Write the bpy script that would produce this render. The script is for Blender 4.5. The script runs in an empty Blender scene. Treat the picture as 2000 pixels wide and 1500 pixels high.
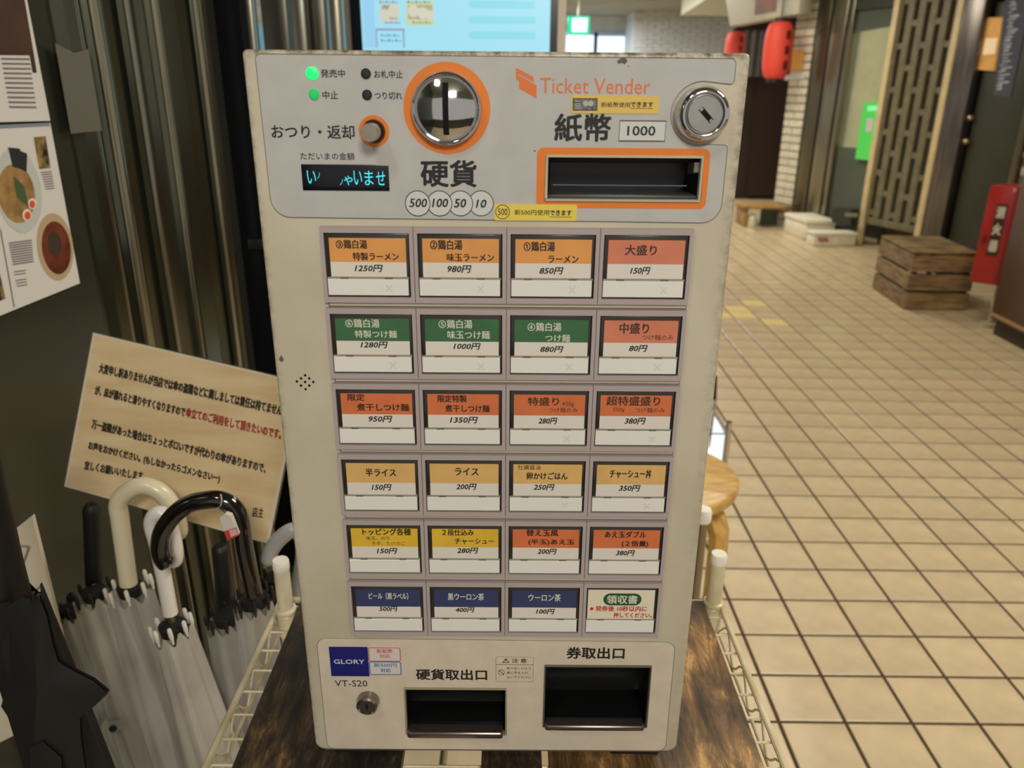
import bpy, bmesh, math, random
from mathutils import Vector, Matrix
random.seed(7)
S = bpy.context.scene
COL = S.collection

# ------------------------------------------------------------------ camera
PIT, YAW, ROL, FPX = 0.36385143, 0.00202949, 0.00807362, 1528.5
CAM = Vector((.00975, -.49976, 1.333))
_f = Vector((math.sin(YAW)*math.cos(PIT), math.cos(YAW)*math.cos(PIT), -math.sin(PIT)))
_r0 = Vector((math.cos(YAW), -math.sin(YAW), 0)); _u0 = _r0.cross(_f)
_r = _r0*math.cos(ROL)+_u0*math.sin(ROL); _u = -_r0*math.sin(ROL)+_u0*math.cos(ROL)
cd = bpy.data.cameras.new('camera'); cam = bpy.data.objects.new('camera', cd); COL.objects.link(cam)
cd.sensor_width = 36; cd.lens = 36*FPX/2000; cd.clip_start = .02; cd.clip_end = 100
cam.matrix_world = Matrix.Translation(CAM) @ Matrix((_r, _u, -_f)).transposed().to_4x4()
cd.dof.use_dof = True; cd.dof.focus_distance = .6; cd.dof.aperture_fstop = 9.0
S.camera = cam

# ------------------------------------------------------------------ world, lights, exposure
w = bpy.data.worlds.new('world'); S.world = w; w.use_nodes = True
w.node_tree.nodes['Background'].inputs[0].default_value = (1.0, .93, .82, 1)
w.node_tree.nodes['Background'].inputs[1].default_value = .48
S.view_settings.view_transform = 'Standard'; S.view_settings.look = 'None'
S.view_settings.exposure = 0.0; S.view_settings.gamma = 1.0
S.view_settings.use_curve_mapping = False
def area(name, loc, sx, sy, power, col=(1, .86, .66), target=None):
    l = bpy.data.lights.new(name, 'AREA'); l.shape = 'RECTANGLE'; l.size = sx; l.size_y = sy
    l.energy = power; l.color = col
    o = bpy.data.objects.new(name, l); COL.objects.link(o); o.location = loc
    if target is not None:
        o.rotation_euler = (Vector(target)-Vector(loc)).to_track_quat('-Z', 'Y').to_euler()
    return o
area('ceiling_lamp', (.35, -1.9, 2.42), .5, .5, 34, (1, .93, .82), (.05, 0, .95))
area('ceiling_lamp', (-.55, -.95, 2.45), .2, .2, 4, (1, .95, .86), (-.05, 0, 1.0))
area('ceiling_lamp', (1.5, .9, 2.48), .8, .8, 39, (1, .91, .76))
area('ceiling_lamp', (1.6, 3.4, 2.48), .6, 1.2, 18, (1, .90, .72))
area('ceiling_lamp', (1.5, 6.4, 2.48), .6, 1.2, 48, (1, .91, .74))
area('ceiling_lamp', (1.2, 9.6, 2.48), .6, 1.2, 60, (1, .95, .84))
area('ceiling_lamp', (.6, 12.6, 2.4), 1.2, 1.2, 150, (.82, .9, 1))

# ------------------------------------------------------------------ measuring helpers (a pixel of the 2000x1500 photo -> a point on a real plane)
def ray(px, py): return _f+_r*((px-1000)/FPX)-_u*((py-750)/FPX)
def hit(px, py, P0, n):
    d = ray(px, py); n = Vector(n); t = (Vector(P0)-CAM).dot(n)/d.dot(n); return CAM+d*t
def onY(px, py, Y=0.): return hit(px, py, (0, Y, 0), (0, 1, 0))
def onZ(px, py, Z=0.): return hit(px, py, (0, 0, Z), (0, 0, 1))
def proj(P):
    d = Vector(P)-CAM; z = d.dot(_f); return 1000+FPX*d.dot(_r)/z, 750-FPX*d.dot(_u)/z, z

# ------------------------------------------------------------------ materials
def lin(c): return tuple(((v/255)/12.92 if v/255 <= .04045 else ((v/255+.055)/1.055)**2.4) for v in c)+(1,)
MATS = {}
def mat(name, rgb, rough=.5, metal=0., emit=0., emit_rgb=None, coat=0., alpha=1., noise=0., nscale=30., rgb2=None, bump=0., stretch=(1, 1, 1), trans=0., thresh=(.35, .65), vary=0., bscale=None):
    if name in MATS: return MATS[name]
    m = bpy.data.materials.new(name); m.use_nodes = True; nt = m.node_tree; b = nt.nodes['Principled BSDF']
    if emit >= .6: emit_rgb = emit_rgb or rgb; rgb = tuple(v*.3 for v in rgb)
    b.inputs['Base Color'].default_value = lin(rgb); b.inputs['Roughness'].default_value = rough
    b.inputs['Metallic'].default_value = metal; b.inputs['Coat Weight'].default_value = coat
    b.inputs['Coat Roughness'].default_value = .08
    b.inputs['Alpha'].default_value = alpha; b.inputs['Transmission Weight'].default_value = trans
    if emit:
        b.inputs['Emission Color'].default_value = lin(emit_rgb or rgb); b.inputs['Emission Strength'].default_value = emit
    tc = nt.nodes.new('ShaderNodeTexCoord'); mp = nt.nodes.new('ShaderNodeMapping'); mp.inputs['Scale'].default_value = stretch
    nt.links.new(tc.outputs['Object'], mp.inputs['Vector'])
    out = None
    if rgb2 is not None or noise:
        n = nt.nodes.new('ShaderNodeTexNoise'); n.inputs['Scale'].default_value = nscale; n.inputs['Detail'].default_value = 6
        nt.links.new(mp.outputs[0], n.inputs['Vector'])
        r = nt.nodes.new('ShaderNodeValToRGB'); nt.links.new(n.outputs['Fac'], r.inputs['Fac'])
        c2 = rgb2 if rgb2 is not None else tuple(v*(1-noise) for v in rgb)
        r.color_ramp.elements[0].position, r.color_ramp.elements[1].position = thresh
        r.color_ramp.elements[0].color = lin(c2); r.color_ramp.elements[1].color = lin(rgb)
        out = r.outputs['Color']
        nt.links.new(out, b.inputs['Base Color'])
    if vary:
        oi = nt.nodes.new('ShaderNodeObjectInfo'); hs = nt.nodes.new('ShaderNodeHueSaturation')
        mr = nt.nodes.new('ShaderNodeMapRange'); mr.inputs['To Min'].default_value = 1-vary; mr.inputs['To Max'].default_value = 1+vary
        nt.links.new(oi.outputs['Random'], mr.inputs['Value']); nt.links.new(mr.outputs[0], hs.inputs['Value'])
        if out: nt.links.new(out, hs.inputs['Color'])
        else: hs.inputs['Color'].default_value = lin(rgb)
        nt.links.new(hs.outputs[0], b.inputs['Base Color'])
    if bump:
        n2 = nt.nodes.new('ShaderNodeTexNoise'); n2.inputs['Scale'].default_value = bscale or nscale*3; n2.inputs['Detail'].default_value = 4
        nt.links.new(mp.outputs[0], n2.inputs['Vector'])
        bp = nt.nodes.new('ShaderNodeBump'); bp.inputs['Strength'].default_value = bump; bp.inputs['Distance'].default_value = .002
        nt.links.new(n2.outputs['Fac'], bp.inputs['Height']); nt.links.new(bp.outputs[0], b.inputs['Normal'])
    MATS[name] = m; return m

# ------------------------------------------------------------------ object helpers
def link(name, me, m=None, parent=None, smooth=False):
    o = bpy.data.objects.new(name, me); COL.objects.link(o)
    if m is not None: me.materials.clear(); me.materials.append(m)
    if smooth: me.shade_smooth()
    if parent is not None:
        o.parent = parent; o.matrix_parent_inverse = Matrix.Translation(parent.location).inverted() if parent.parent is None else Matrix.Identity(4)
        if parent.parent is not None:
            o.matrix_parent_inverse = parent.matrix_basis.inverted() @ parent.matrix_parent_inverse.inverted() @ Matrix.Translation(parent.parent.location).inverted()
    return o
def tag(o, label=None, cat=None, group=None, kind=None):
    if label: o['label'] = label
    if cat: o['category'] = cat
    if group: o['group'] = group
    if kind: o['kind'] = kind
    return o
def thing(name, label, cat, loc=(0, 0, 0), group=None):
    o = bpy.data.objects.new(name, None); COL.objects.link(o); o.location = loc; o.empty_display_size = .05
    return tag(o, label, cat, group)
class MB:
    """collects shapes, builds ONE mesh object"""
    def __init__(s): s.v = []; s.f = []
    def add(s, v, f):
        k = len(s.v); s.v += [tuple(p) for p in v]; s.f += [tuple(i+k for i in q) for q in f]; return s
    def box(s, a, b):
        x0, y0, z0 = a; x1, y1, z1 = b
        return s.add([(x0, y0, z0), (x1, y0, z0), (x1, y1, z0), (x0, y1, z0), (x0, y0, z1), (x1, y0, z1), (x1, y1, z1), (x0, y1, z1)],
                     [(0, 3, 2, 1), (4, 5, 6, 7), (0, 1, 5, 4), (1, 2, 6, 5), (2, 3, 7, 6), (3, 0, 4, 7)])
    def obox(s, o, ex, ey, ez):
        o, ex, ey, ez = Vector(o), Vector(ex), Vector(ey), Vector(ez)
        P = [o, o+ex, o+ex+ey, o+ey]; P += [p+ez for p in P]
        return s.add(P, [(0, 3, 2, 1), (4, 5, 6, 7), (0, 1, 5, 4), (1, 2, 6, 5), (2, 3, 7, 6), (3, 0, 4, 7)])
    def prism(s, pts, ext):
        ext = Vector(ext); n = len(pts); P = [Vector(p) for p in pts]; P += [p+ext for p in P]
        F = [tuple(range(n))[::-1], tuple(range(n, 2*n))]+[(i, (i+1) % n, n+(i+1) % n, n+i) for i in range(n)]
        return s.add(P, F)
    def tube(s, path, r, seg=10, cap=True):
        P = [Vector(p) for p in path]; n = len(P); rr = r if isinstance(r, (list, tuple)) else [r]*n
        ref = None; V = []
        for i, p in enumerate(P):
            t = (P[min(i+1, n-1)]-P[max(i-1, 0)]).normalized()
            if ref is None:
                ref = t.orthogonal().normalized()
            ref = (ref-t*ref.dot(t)).normalized(); b = t.cross(ref)
            for k in range(seg):
                a = 2*math.pi*k/seg; V.append(p+(ref*math.cos(a)+b*math.sin(a))*rr[i])
        F = [(i*seg+k, i*seg+(k+1) % seg, (i+1)*seg+(k+1) % seg, (i+1)*seg+k) for i in range(n-1) for k in range(seg)]
        if cap: F += [tuple(range(seg))[::-1], tuple((n-1)*seg+k for k in range(seg))]
        return s.add(V, F)
    def lathe(s, prof, c, axis='Z', seg=32, sx=1., sy=1.):
        """prof: (radius, height) along axis; axis 'Y-' points to the camera"""
        c = Vector(c); V = []
        for r, h in prof:
            for k in range(seg):
                a = 2*math.pi*k/seg; x, y = r*math.cos(a)*sx, r*math.sin(a)*sy
                V.append(c+(Vector((x, y, h)) if axis == 'Z' else Vector((x, -h, y))))
        n = len(prof)
        F = [(i*seg+k, i*seg+(k+1) % seg, (i+1)*seg+(k+1) % seg, (i+1)*seg+k) for i in range(n-1) for k in range(seg)]
        F += [tuple(range(seg))[::-1], tuple((n-1)*seg+k for k in range(seg))]
        return s.add(V, F)
    def mesh(s, name):
        me = bpy.data.meshes.new(name); me.from_pydata(s.v, [], s.f); me.validate(); me.update()
        bm = bmesh.new(); bm.from_mesh(me); bmesh.ops.recalc_face_normals(bm, faces=bm.faces); bm.to_mesh(me); bm.free(); return me
    def build(s, name, m, parent=None, smooth=False, bevel=0., seg=2, sharp=28):
        me = s.mesh(name)
        if bevel:
            bm = bmesh.new(); bm.from_mesh(me)
            bmesh.ops.remove_doubles(bm, verts=bm.verts, dist=1e-7)
            ed = [e for e in bm.edges if len(e.link_faces) == 2 and e.calc_face_angle(0) > .6]
            bmesh.ops.bevel(bm, geom=ed, offset=bevel, segments=seg, affect='EDGES', profile=.5, clamp_overlap=True)
            bm.to_mesh(me); bm.free(); smooth = True
        o = link(name, me, m, parent, False)
        if smooth:
            me.shade_smooth()
            try: me.set_sharp_from_angle(angle=math.radians(sharp))
            except Exception: pass
        return o
def catmull(pts, n=6):
    P = [Vector(p) for p in pts]; P = [P[0]*2-P[1]]+P+[P[-1]*2-P[-2]]; out = []
    for i in range(1, len(P)-2):
        for k in range(n):
            t = k/n; a, b, c, d = P[i-1:i+3]
            out.append(.5*((2*b)+(c-a)*t+(2*a-5*b+4*c-d)*t*t+(3*b-a-3*c+d)*t**3))
    out.append(P[-2]); return out
def rrect(x0, z0, x1, z1, r, seg=6):
    out = []
    for cx, cz, a0 in ((x1-r, z1-r, 0), (x0+r, z1-r, 90), (x0+r, z0+r, 180), (x1-r, z0+r, 270)):
        for k in range(seg+1):
            a = math.radians(a0+90*k/seg); out.append((cx+r*math.cos(a), cz+r*math.sin(a)))
    return out
def boolean(o, cutters):
    for c in cutters:
        md = o.modifiers.new('b', 'BOOLEAN'); md.operation = 'DIFFERENCE'; md.object = c; md.solver = 'EXACT'
    bpy.context.view_layer.update()
    me = bpy.data.meshes.new_from_object(o.evaluated_get(bpy.context.evaluated_depsgraph_get()))
    o.modifiers.clear(); o.data = me
    for c in cutters: bpy.data.objects.remove(c)
    me.shade_smooth()
    try: me.set_sharp_from_angle(angle=math.radians(35))
    except Exception: pass
    return o

# lettering: flat print as real glyph outlines fitted into a rectangle
_tcache = {}
def glyphs(body, bold, shear):
    k = (body, bold, shear)
    if k in _tcache: return _tcache[k]
    c = bpy.data.curves.new('t', 'FONT'); c.body = body; c.offset = bold; c.shear = shear; c.resolution_u = 2
    o = bpy.data.objects.new('t', c); COL.objects.link(o)
    bpy.context.view_layer.update()
    me = bpy.data.meshes.new_from_object(o.evaluated_get(bpy.context.evaluated_depsgraph_get()))
    V = [(v.co.x, v.co.y) for v in me.vertices]; F = [tuple(p.vertices) for p in me.polygons]
    bpy.data.objects.remove(o); bpy.data.curves.remove(c); bpy.data.meshes.remove(me)
    x0 = min(v[0] for v in V); x1 = max(v[0] for v in V); y0 = min(v[1] for v in V); y1 = max(v[1] for v in V)
    V = [((x-x0)/(x1-x0 or 1), (y-y0)/(y1-y0 or 1)) for x, y in V]
    _tcache[k] = (V, F); return V, F
def fit(mb, body, tl, tr, bl, bold=.012, shear=0.):
    """map the glyph box onto the parallelogram tl, tr, bl (3D points); bold strokes = the glyph printed again with a small shift"""
    V, F = glyphs(body, 0., shear); tl, tr, bl = Vector(tl), Vector(tr), Vector(bl)
    up = tl-bl; d = max(0, bold)*up.length*1.15; ex = (tr-tl).normalized(); ez = up.normalized()
    tl2 = tl+ex*d-ez*d; tr2 = tr-ex*d-ez*d; bl2 = bl+ex*d+ez*d
    base = [bl2+(tr2-tl2)*u+(tl2-bl2)*v for u, v in V]
    nrm = ex.cross(ez); 
    for k, (a, b) in enumerate([(0, 0)] if d == 0 else [(-1, -.6), (1, .6), (-1, .6), (1, -.6)]+([(0, 1.), (0, -1.)] if bold > .02 else [])):
        o = ex*d*a+ez*d*b+nrm*(1.3e-5*k)
        mb.add([p+o for p in base], F)
def front(mb, body, x0, y0, x1, y1, Y=-.0009, **k):
    """text on the vender's front; pixel box -> front plane"""
    a = onY(x0, (y0+y1)/2, Y).x; b = onY(x1, (y0+y1)/2, Y).x; xm = (x0+x1)/2
    t = onY(xm, y0, Y).z; bt = onY(xm, y1, Y).z
    fit(mb, body, (a, Y, t), (b, Y, t), (a, Y, bt), **k)

# ================================================================== SETTING: floor, ceiling, walls
M_tile = mat('floor_tile_glaze', (220, 199, 162), .38, noise=.10, nscale=9, vary=.045, bump=.08, bscale=160, coat=.15)
M_tiley = mat('yellow_floor_tile', (246, 222, 152), .45, noise=.08, nscale=10)
M_grout = mat('grout', (78, 64, 40), .9, noise=.25, nscale=40)
TS = .15; PSI = -.00708577; OX, OY = .7696, .8765
tx = Vector((math.cos(PSI), math.sin(PSI), 0)); ty = Vector((-math.sin(PSI), math.cos(PSI), 0))
T0 = Vector((OX, OY, 0))
floor = MB().box((-6, -3, -.05), (7, 16, -.0035)).build('floor', M_grout); tag(floor, kind='structure')
g = .0042; hz = .004
def tile_mb(o):
    e = .0022; m = MB(); s = TS
    a = [(g, g), (s-g, g), (s-g, s-g), (g, s-g)]; b = [(g+e, g+e), (s-g-e, g+e), (s-g-e, s-g-e), (g+e, s-g-e)]
    V = [o+tx*x+ty*y+Vector((0, 0, -hz)) for x, y in a]+[o+tx*x+ty*y+Vector((0, 0, -.001)) for x, y in a]+[o+tx*x+ty*y for x, y in b]
    F = [(i, (i+1) % 4, 4+(i+1) % 4, 4+i) for i in range(4)]+[(4+i, 4+(i+1) % 4, 8+(i+1) % 4, 8+i) for i in range(4)]+[(8, 9, 10, 11)]
    return V, F
def tile_origin(i, j): return T0+tx*(i*TS)+ty*(j*TS)
yell = set()
for px, py in ((1475, 592), (1455, 604), (1455, 616), (1425, 604), (1425, 616), (1515, 630)):
    p = onZ(px, py)-T0; yell.add((math.floor(p.dot(tx)/TS), math.floor(p.dot(ty)/TS)))
vis = []; rest = []
for i in range(-28, 34):
    for j in range(-16, 92):
        c = tile_origin(i, j)+(tx+ty)*TS/2; px, py, z = proj(c)
        seen = z > .2 and py < 1530 and px < 2030 and px > 1395+max(0, (py-1150)*.42) and py > 560
        if (i, j) in yell: vis.append((1e9, i, j))
        elif seen: vis.append((abs((proj(c+tx*TS)[0]-px)*(py-proj(c+ty*TS)[1])), i, j))
        else: rest.append((i, j))
vis.sort(reverse=True)
rest += [(i, j) for a, i, j in vis[298:]]
V0, F0 = tile_mb(Vector((0, 0, 0)))
tme = bpy.data.meshes.new('tile'); tme.from_pydata([tuple(v) for v in V0], [], F0); tme.materials.append(M_tile)
tmy = tme.copy(); tmy.materials.clear(); tmy.materials.append(M_tiley)
for a, i, j in vis[:298]:
    o = bpy.data.objects.new('tile', tmy if (i, j) in yell else tme); COL.objects.link(o)
    o.location = tile_origin(i, j); o.parent = floor
    if (i, j) in yell: o['label'] = 'yellow tile'
mb = MB()
for i, j in rest: mb.add(*tile_mb(tile_origin(i, j)))
me = bpy.data.meshes.new('tiling'); me.from_pydata(mb.v, [], mb.f)
tag(link('tiling', me, M_tile, floor), kind='stuff')

M_ceil = mat('ceiling_paint', (150, 148, 130), .8, noise=.1, nscale=3)
ceil = MB().box((-6, -3, 2.52), (7, 16, 2.6)).build('ceiling', M_ceil); tag(ceil, kind='structure')
for k in range(9):      # ceiling battens far down the passage
    y = 10.6+k*.5
    MB().box((-2.5, y, 2.5), (4.2, y+.42, 2.52)).build('ceiling_panel', M_ceil, ceil, bevel=.004, seg=1)

# ---- right side of the passage: one long facade plane
RC = Vector((3.2, 6.65, 0)); RD = Vector((.368, -.93, 0)).normalized(); RN = Vector((-RD.y, RD.x, 0))*-1  # RN points to the passage
if RN.dot(CAM-RC) < 0: RN = -RN
def onR(px, py, off=0.): return hit(px, py, RC+RN*off, RN)
def rs(px, py): return (onR(px, py)-RC).dot(RD)      # distance along the facade
def RP(s, z, off=0.): return RC+RD*s+RN*off+Vector((0, 0, z))
def rbox(mb, s0, s1, z0, z1, o0, o1):
    return mb.obox(RP(s0, z0, o0), RD*(s1-s0), RN*(o1-o0), (0, 0, z1-z0))
M_dkwall = mat('dark_wall_paint', (64, 62, 50), .55, noise=.15, nscale=4)
wr = rbox(MB(), -1.6, 3.2, 0, 2.52, -.5, -.36).build('wall_right', M_dkwall); tag(wr, kind='structure')
M_far = mat('far_wall_plaster', (205, 208, 205), .7, noise=.06, nscale=5)
wb = MB().box((-6, 14.8, 0), (7, 14.95, 2.52)).build('wall_back', M_far); tag(wb, kind='structure')
M_btile = mat('white_wall_brick', (212, 210, 204), .35, noise=.06, nscale=30, vary=.05)
# bright windows in the far wall
M_day = mat('daylit_glass', (225, 242, 255), .3, emit=1.6, emit_rgb=(215, 238, 255))
M_alu = mat('aluminium_frame', (150, 165, 180), .4, .4)
for n, (x0, y0, x1, y1) in enumerate([(1106, 69, 1157, 150), (1166, 71, 1236, 150)]):
    a = onY(x0, y0, 14.8); b = onY(x1, y1, 14.8)
    fr = MB()
    for q in ((a.x-.06, a.z, b.x+.06, a.z+.06), (a.x-.06, b.z-.06, b.x+.06, b.z), (a.x-.06, b.z, a.x, a.z), (b.x, b.z, b.x+.06, a.z)):
        fr.box((q[0], 14.72, q[1]), (q[2], 14.8, q[3]))
    o = fr.build('window_%d' % (n+1), M_alu); tag(o, kind='structure')
    MB().box((a.x, 14.77, b.z), (b.x, 14.79, a.z)).build('pane', M_day, o)
# stepped white brick buttress in the far right corner
cc = onY(1240, 40, 13.6); c2 = onY(1310, 40, 13.6)
pil = MB().box((cc.x, 13.7, 0), (5.2, 14.8, 2.52)).build('wall_corner', M_far); tag(pil, kind='structure')
bw = 0
for r in range(14):
    z = 1.72+r*.058
    for k in range(8):
        x = cc.x+.02+k*.23+(.11 if r % 2 else 0)
        MB().box((x, 13.68, z), (x+.215, 13.7, z+.05)).build('brick', M_btile, pil)

# brick pier, white glazed bricks
s0, s1 = rs(1511, 395), rs(1546, 395)
zb = 0
pier = rbox(MB(), s0+.02, s1-.02, 0, 2.52, -.35, -.02).build('wall_pier', mat('pier_mortar', (150, 140, 118), .9)); tag(pier, kind='structure')
M_cbrick = mat('cream_glazed_brick', (228, 223, 202), .4, noise=.1, nscale=25, vary=.06)
hb = .075; r = 0; z = .0
while z < 2.46:
    if r % 2: rbox(MB(), s0, s1, z, z+hb-.012, -.02, 0).build('brick', M_cbrick, pier, bevel=.004, seg=1)
    else:
        sm = (s0+s1)/2
        rbox(MB(), s0, sm-.005, z, z+hb-.012, -.02, 0).build('brick', M_cbrick, pier, bevel=.004, seg=1)
        rbox(MB(), sm+.005, s1, z, z+hb-.012, -.02, 0).build('brick', M_cbrick, pier, bevel=.004, seg=1)
    r += 1; z += hb
# small yellow notice + white strip on the pier
def rquad(name, pxs, off, m, parent=None, th=.006):
    P = [onR(x, y, off) for x, y in pxs]
    return MB().prism(P, RN*th).build(name, m, parent)
o = rquad('notice', [(1549, 98), (1571, 97), (1566, 138), (1545, 140)], .002, mat('yellow_notice', (222, 165, 50), .5)); tag(o, 'small yellow notice stuck high on the white brick pier', 'notice')
o = rquad('label_strip', [(1534, 147), (1573, 145), (1572, 154), (1533, 157)], .002, mat('white_strip', (215, 215, 225), .5)); tag(o, 'white strip label under the yellow notice on the brick pier', 'label')

# shopfront between the pier and the lattice panel: steel posts, glass, inner room
M_steel = mat('brushed_steel', (150, 146, 128), .28, .85, noise=.12, nscale=6, stretch=(8, 8, .4))
M_steeld = mat('dark_steel', (112, 106, 88), .3, .85)
shop = thing('shopfront', 'glazed shopfront with steel posts between the brick pier and the lattice panel', 'shopfront', RP(rs(1600, 420), 0))
def post(px0, px1, py, m, name='post', d=.1, off=0.):
    a, b = rs(px0, py), rs(px1, py); return rbox(MB(), a, b, 0, 2.5, off-d, off).build(name, m, shop, bevel=.008)
post(1550, 1572, 400, M_steeld, d=.12); post(1575, 1600, 405, M_steel, d=.1)
a, b = rs(1602, 420), rs(1672, 470)
M_glass = mat('shop_glass', (200, 215, 200), .05, alpha=.10, coat=.3)
rbox(MB(), a, b, .12, 2.5, -.06, -.05).build('glass_pane', M_glass, shop)
rbox(MB(), a, b, 0, .12, -.1, 0).build('sill', M_steeld, shop, bevel=.006)
rbox(MB(), a, a+.05, .12, 2.5, -.08, 0).build('door_frame', M_steel, shop, bevel=.005)
rbox(MB(), a+.05, b, 1.98, 2.5, -.09, -.02).build('transom', mat('transom_dark', (52, 58, 48), .4), shop)
# the pale roller screen, dark interior back panel
P = [onR(1637, 70, -.12), onR(1742, 52, -.12), onR(1700, 290, -.12), onR(1612, 285, -.12)]
MB().prism(P, RN*.01).build('roller_screen', mat('pale_screen', (206, 204, 164), .7, noise=.12, nscale=3), shop)
P = [onR(1605, 215, -.1), onR(1634, 222, -.1), onR(1630, 300, -.1), onR(1602, 305, -.1)]
MB().prism(P, RN*.02).build('door_handle', mat('wood_handle', (122, 98, 62), .5), shop)
lamp = thing('lit_sign', 'glowing green upright sign behind the shop glass', 'sign', onR(1690, 300, -.06))
P = [onR(1692, 200, -.04), onR(1718, 199, -.04), onR(1702, 313, -.04), onR(1675, 310, -.04)]
MB().prism(P, RN*.03).build('sign_box', mat('green_glow', (60, 170, 70), .4, emit=.8, emit_rgb=(88, 214, 84)), lamp)
Q = [onR(1694, 232, -.009), onR(1705, 231, -.009), onR(1702, 256, -.009), onR(1691, 257, -.009)]
MB().prism(Q, RN*.002).build('red_mark', mat('sign_white', (240, 200, 200), .4, emit=.6), lamp)
Q = [onR(1695, 207, -.009), onR(1716, 206, -.009), onR(1715, 216, -.009), onR(1694, 217, -.009)]
MB().prism(Q, RN*.002).build('top_band', mat('sign_top', (140, 255, 170), .4, emit=.9), lamp)
# low dark stand inside
P = [onR(1643, 405, .03), onR(1680, 408, .03), onR(1678, 440, .03), onR(1640, 432, .03)]
o = thing('floor_stand', 'low dark stand on the floor beside the left cream jamb', 'stand', onR(1660, 440, .05))
MB().prism(P, RN*.1).build('stand_body', mat('stand_dark', (48, 48, 40), .5), o)
MB().prism([onR(1652, 415, .135), onR(1676, 417, .135), onR(1675, 424, .135), onR(1650, 423, .135)], RN*.004).build('label_plate', mat('stand_plate', (120, 118, 100), .5), o)

# lattice panel between two cream jambs
M_cream = mat('cream_metal', (222, 204, 158), .45, noise=.06, nscale=12)
M_lat = mat('lattice_brown', (124, 117, 92), .5, noise=.14, nscale=14)
lat = thing('lattice_gate', 'tall brown lattice gate panel between two cream posts', 'gate', RP(.1, 0))
sl, sr = rs(1680, 478), rs(1790, 463)
jl = rbox(MB(), sl-.03, sl+.03, 0, 2.5, 0, .04).build('gate_post', M_cream, lat, bevel=.008)
jr = rbox(MB(), sr+.0, sr+.06, 0, 2.5, 0, .04).build('gate_post', M_cream, lat, bevel=.008)
zb = .26
rbox(MB(), sl+.02, sr, zb, 2.5, -.05, -.03).build('back_sheet', mat('lattice_dark', (92, 86, 66), .7), lat)
nc = 5; wC = (sr-sl-.02)/nc
for c in range(nc+1):
    s = sl+.02+c*wC
    rbox(MB(), s-.034, s+.034, zb, 2.5, -.03, .015).build('upright_slat', M_lat, lat, bevel=.004, seg=1)
for c in range(nc):
    s = sl+.02+c*wC; z = zb+.02+(.17 if c % 2 else 0)
    while z < 2.4:
        rbox(MB(), s+.02, s+wC-.02, z, z+.05, -.03, .01).build('cross_slat', M_lat, lat, bevel=.004, seg=1); z += .34
rbox(MB(), sl+.02, sr, zb-.06, zb, -.05, .02).build('bottom_rail', M_lat, lat, bevel=.004)
rbox(MB(), sl+.02, sr, .0, zb-.06, -.2, -.18).build('kick_panel', mat('brown_board', (86, 62, 38), .6, noise=.3, nscale=10), lat)

# steel column, dark door, lit menu, cream bricks
o = rbox(MB(), sr+.08, rs(1846, 463), 0, 2.5, -.1, .06).build('steel_column', mat('column_steel', (122, 116, 112), .3, .85, noise=.2, nscale=5, stretch=(6, 6, .5)), bevel=.02)
tag(o, 'grey steel column right of the lattice gate', 'column')
d0, d1 = rs(1850, 470), rs(1985, 300)
dr = rbox(MB(), d0, d1, 0, 1.93, -.06, -.01).build('door_1', mat('dark_green_door', (60, 62, 48), .45, noise=.1, nscale=4), bevel=.006); tag(dr, kind='structure')
for px, py in ((1892, 230), (1884, 276)):
    c = onR(px, py, .0)
    MB().lathe([(.0, 0), (.028, 0), (.03, .02), (.02, .045), (0, .05)], (0, 0, 0), 'Y', 14).build('door_handle', mat('handle_brass', (200, 180, 140), .25, .9), dr, smooth=True)
    h = dr.children[-1]; h.location = c
rbox(MB(), d1, d1+.05, 0, 2.5, -.06, .03).build('trim_1', M_steeld, bevel=.005)['kind'] = 'structure'
fb = rbox(MB(), d1+.05, 3.1, 0, 2.5, -.3, -.02).build('wall_front', mat('pier_mortar', (150, 140, 118), .9)); tag(fb, kind='structure')
for r in range(33):
    z = r*.075
    for k in range(3):
        s = d1+.06+k*.2+(.1 if r % 2 else 0)
        rbox(MB(), s, s+.188, z, z+.063, -.02, 0).build('brick', M_cbrick, fb, bevel=.004, seg=1)
P = [onR(1923, 35, .0), onR(1962, 34, .0), onR(1945, 139, .0), onR(1905, 135, .0)]
o = thing('lit_menu', 'orange lit menu panel above the dark green door', 'menu', onR(1933, 137, 0))
MB().prism(P, RN*.02).build('panel', mat('menu_glow', (225, 165, 85), .5, emit=.28, noise=.25, nscale=6), o)
MB().prism([onR(1925, 75, .021), onR(1948, 74, .021), onR(1943, 105, .021), onR(1919, 107, .021)], RN*.001).build('price_list', mat('menu_white', (250, 222, 180), .5, emit=.3), o)
# hanging vertical banner
bn = thing('hanging_banner', 'blue grey vertical hanging banner with white writing, top right corner', 'banner', hit(1960, 188, RC+RN*.35, RN))
P = [hit(x, y, RC+RN*.35, RN) for x, y in ((1972, -30), (2025, -30), (1977, 189), (1944, 185))]
MB().prism(P, RN*.02).build('cloth', mat('banner_blue', (78, 84, 100), .7), bn)
lt = MB()
rnd = random.Random(4)
for k in range(26):
    py = 4+k*6.8; x0 = 1972-k*1.07+rnd.uniform(0, 4); L_ = rnd.uniform(9, 22)
    T4 = [hit(x0, py, RC+RN*.372, RN), hit(x0+L_, py-rnd.uniform(1, 5), RC+RN*.372, RN), hit(x0+L_, py+1.6-rnd.uniform(0, 3), RC+RN*.372, RN), hit(x0, py+2.4, RC+RN*.372, RN)]
    lt.add(T4, [(0, 1, 2, 3)])
lt.build('scribbles', mat('banner_white', (190, 198, 214), .6), bn)['kind'] = 'stuff'

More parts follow.
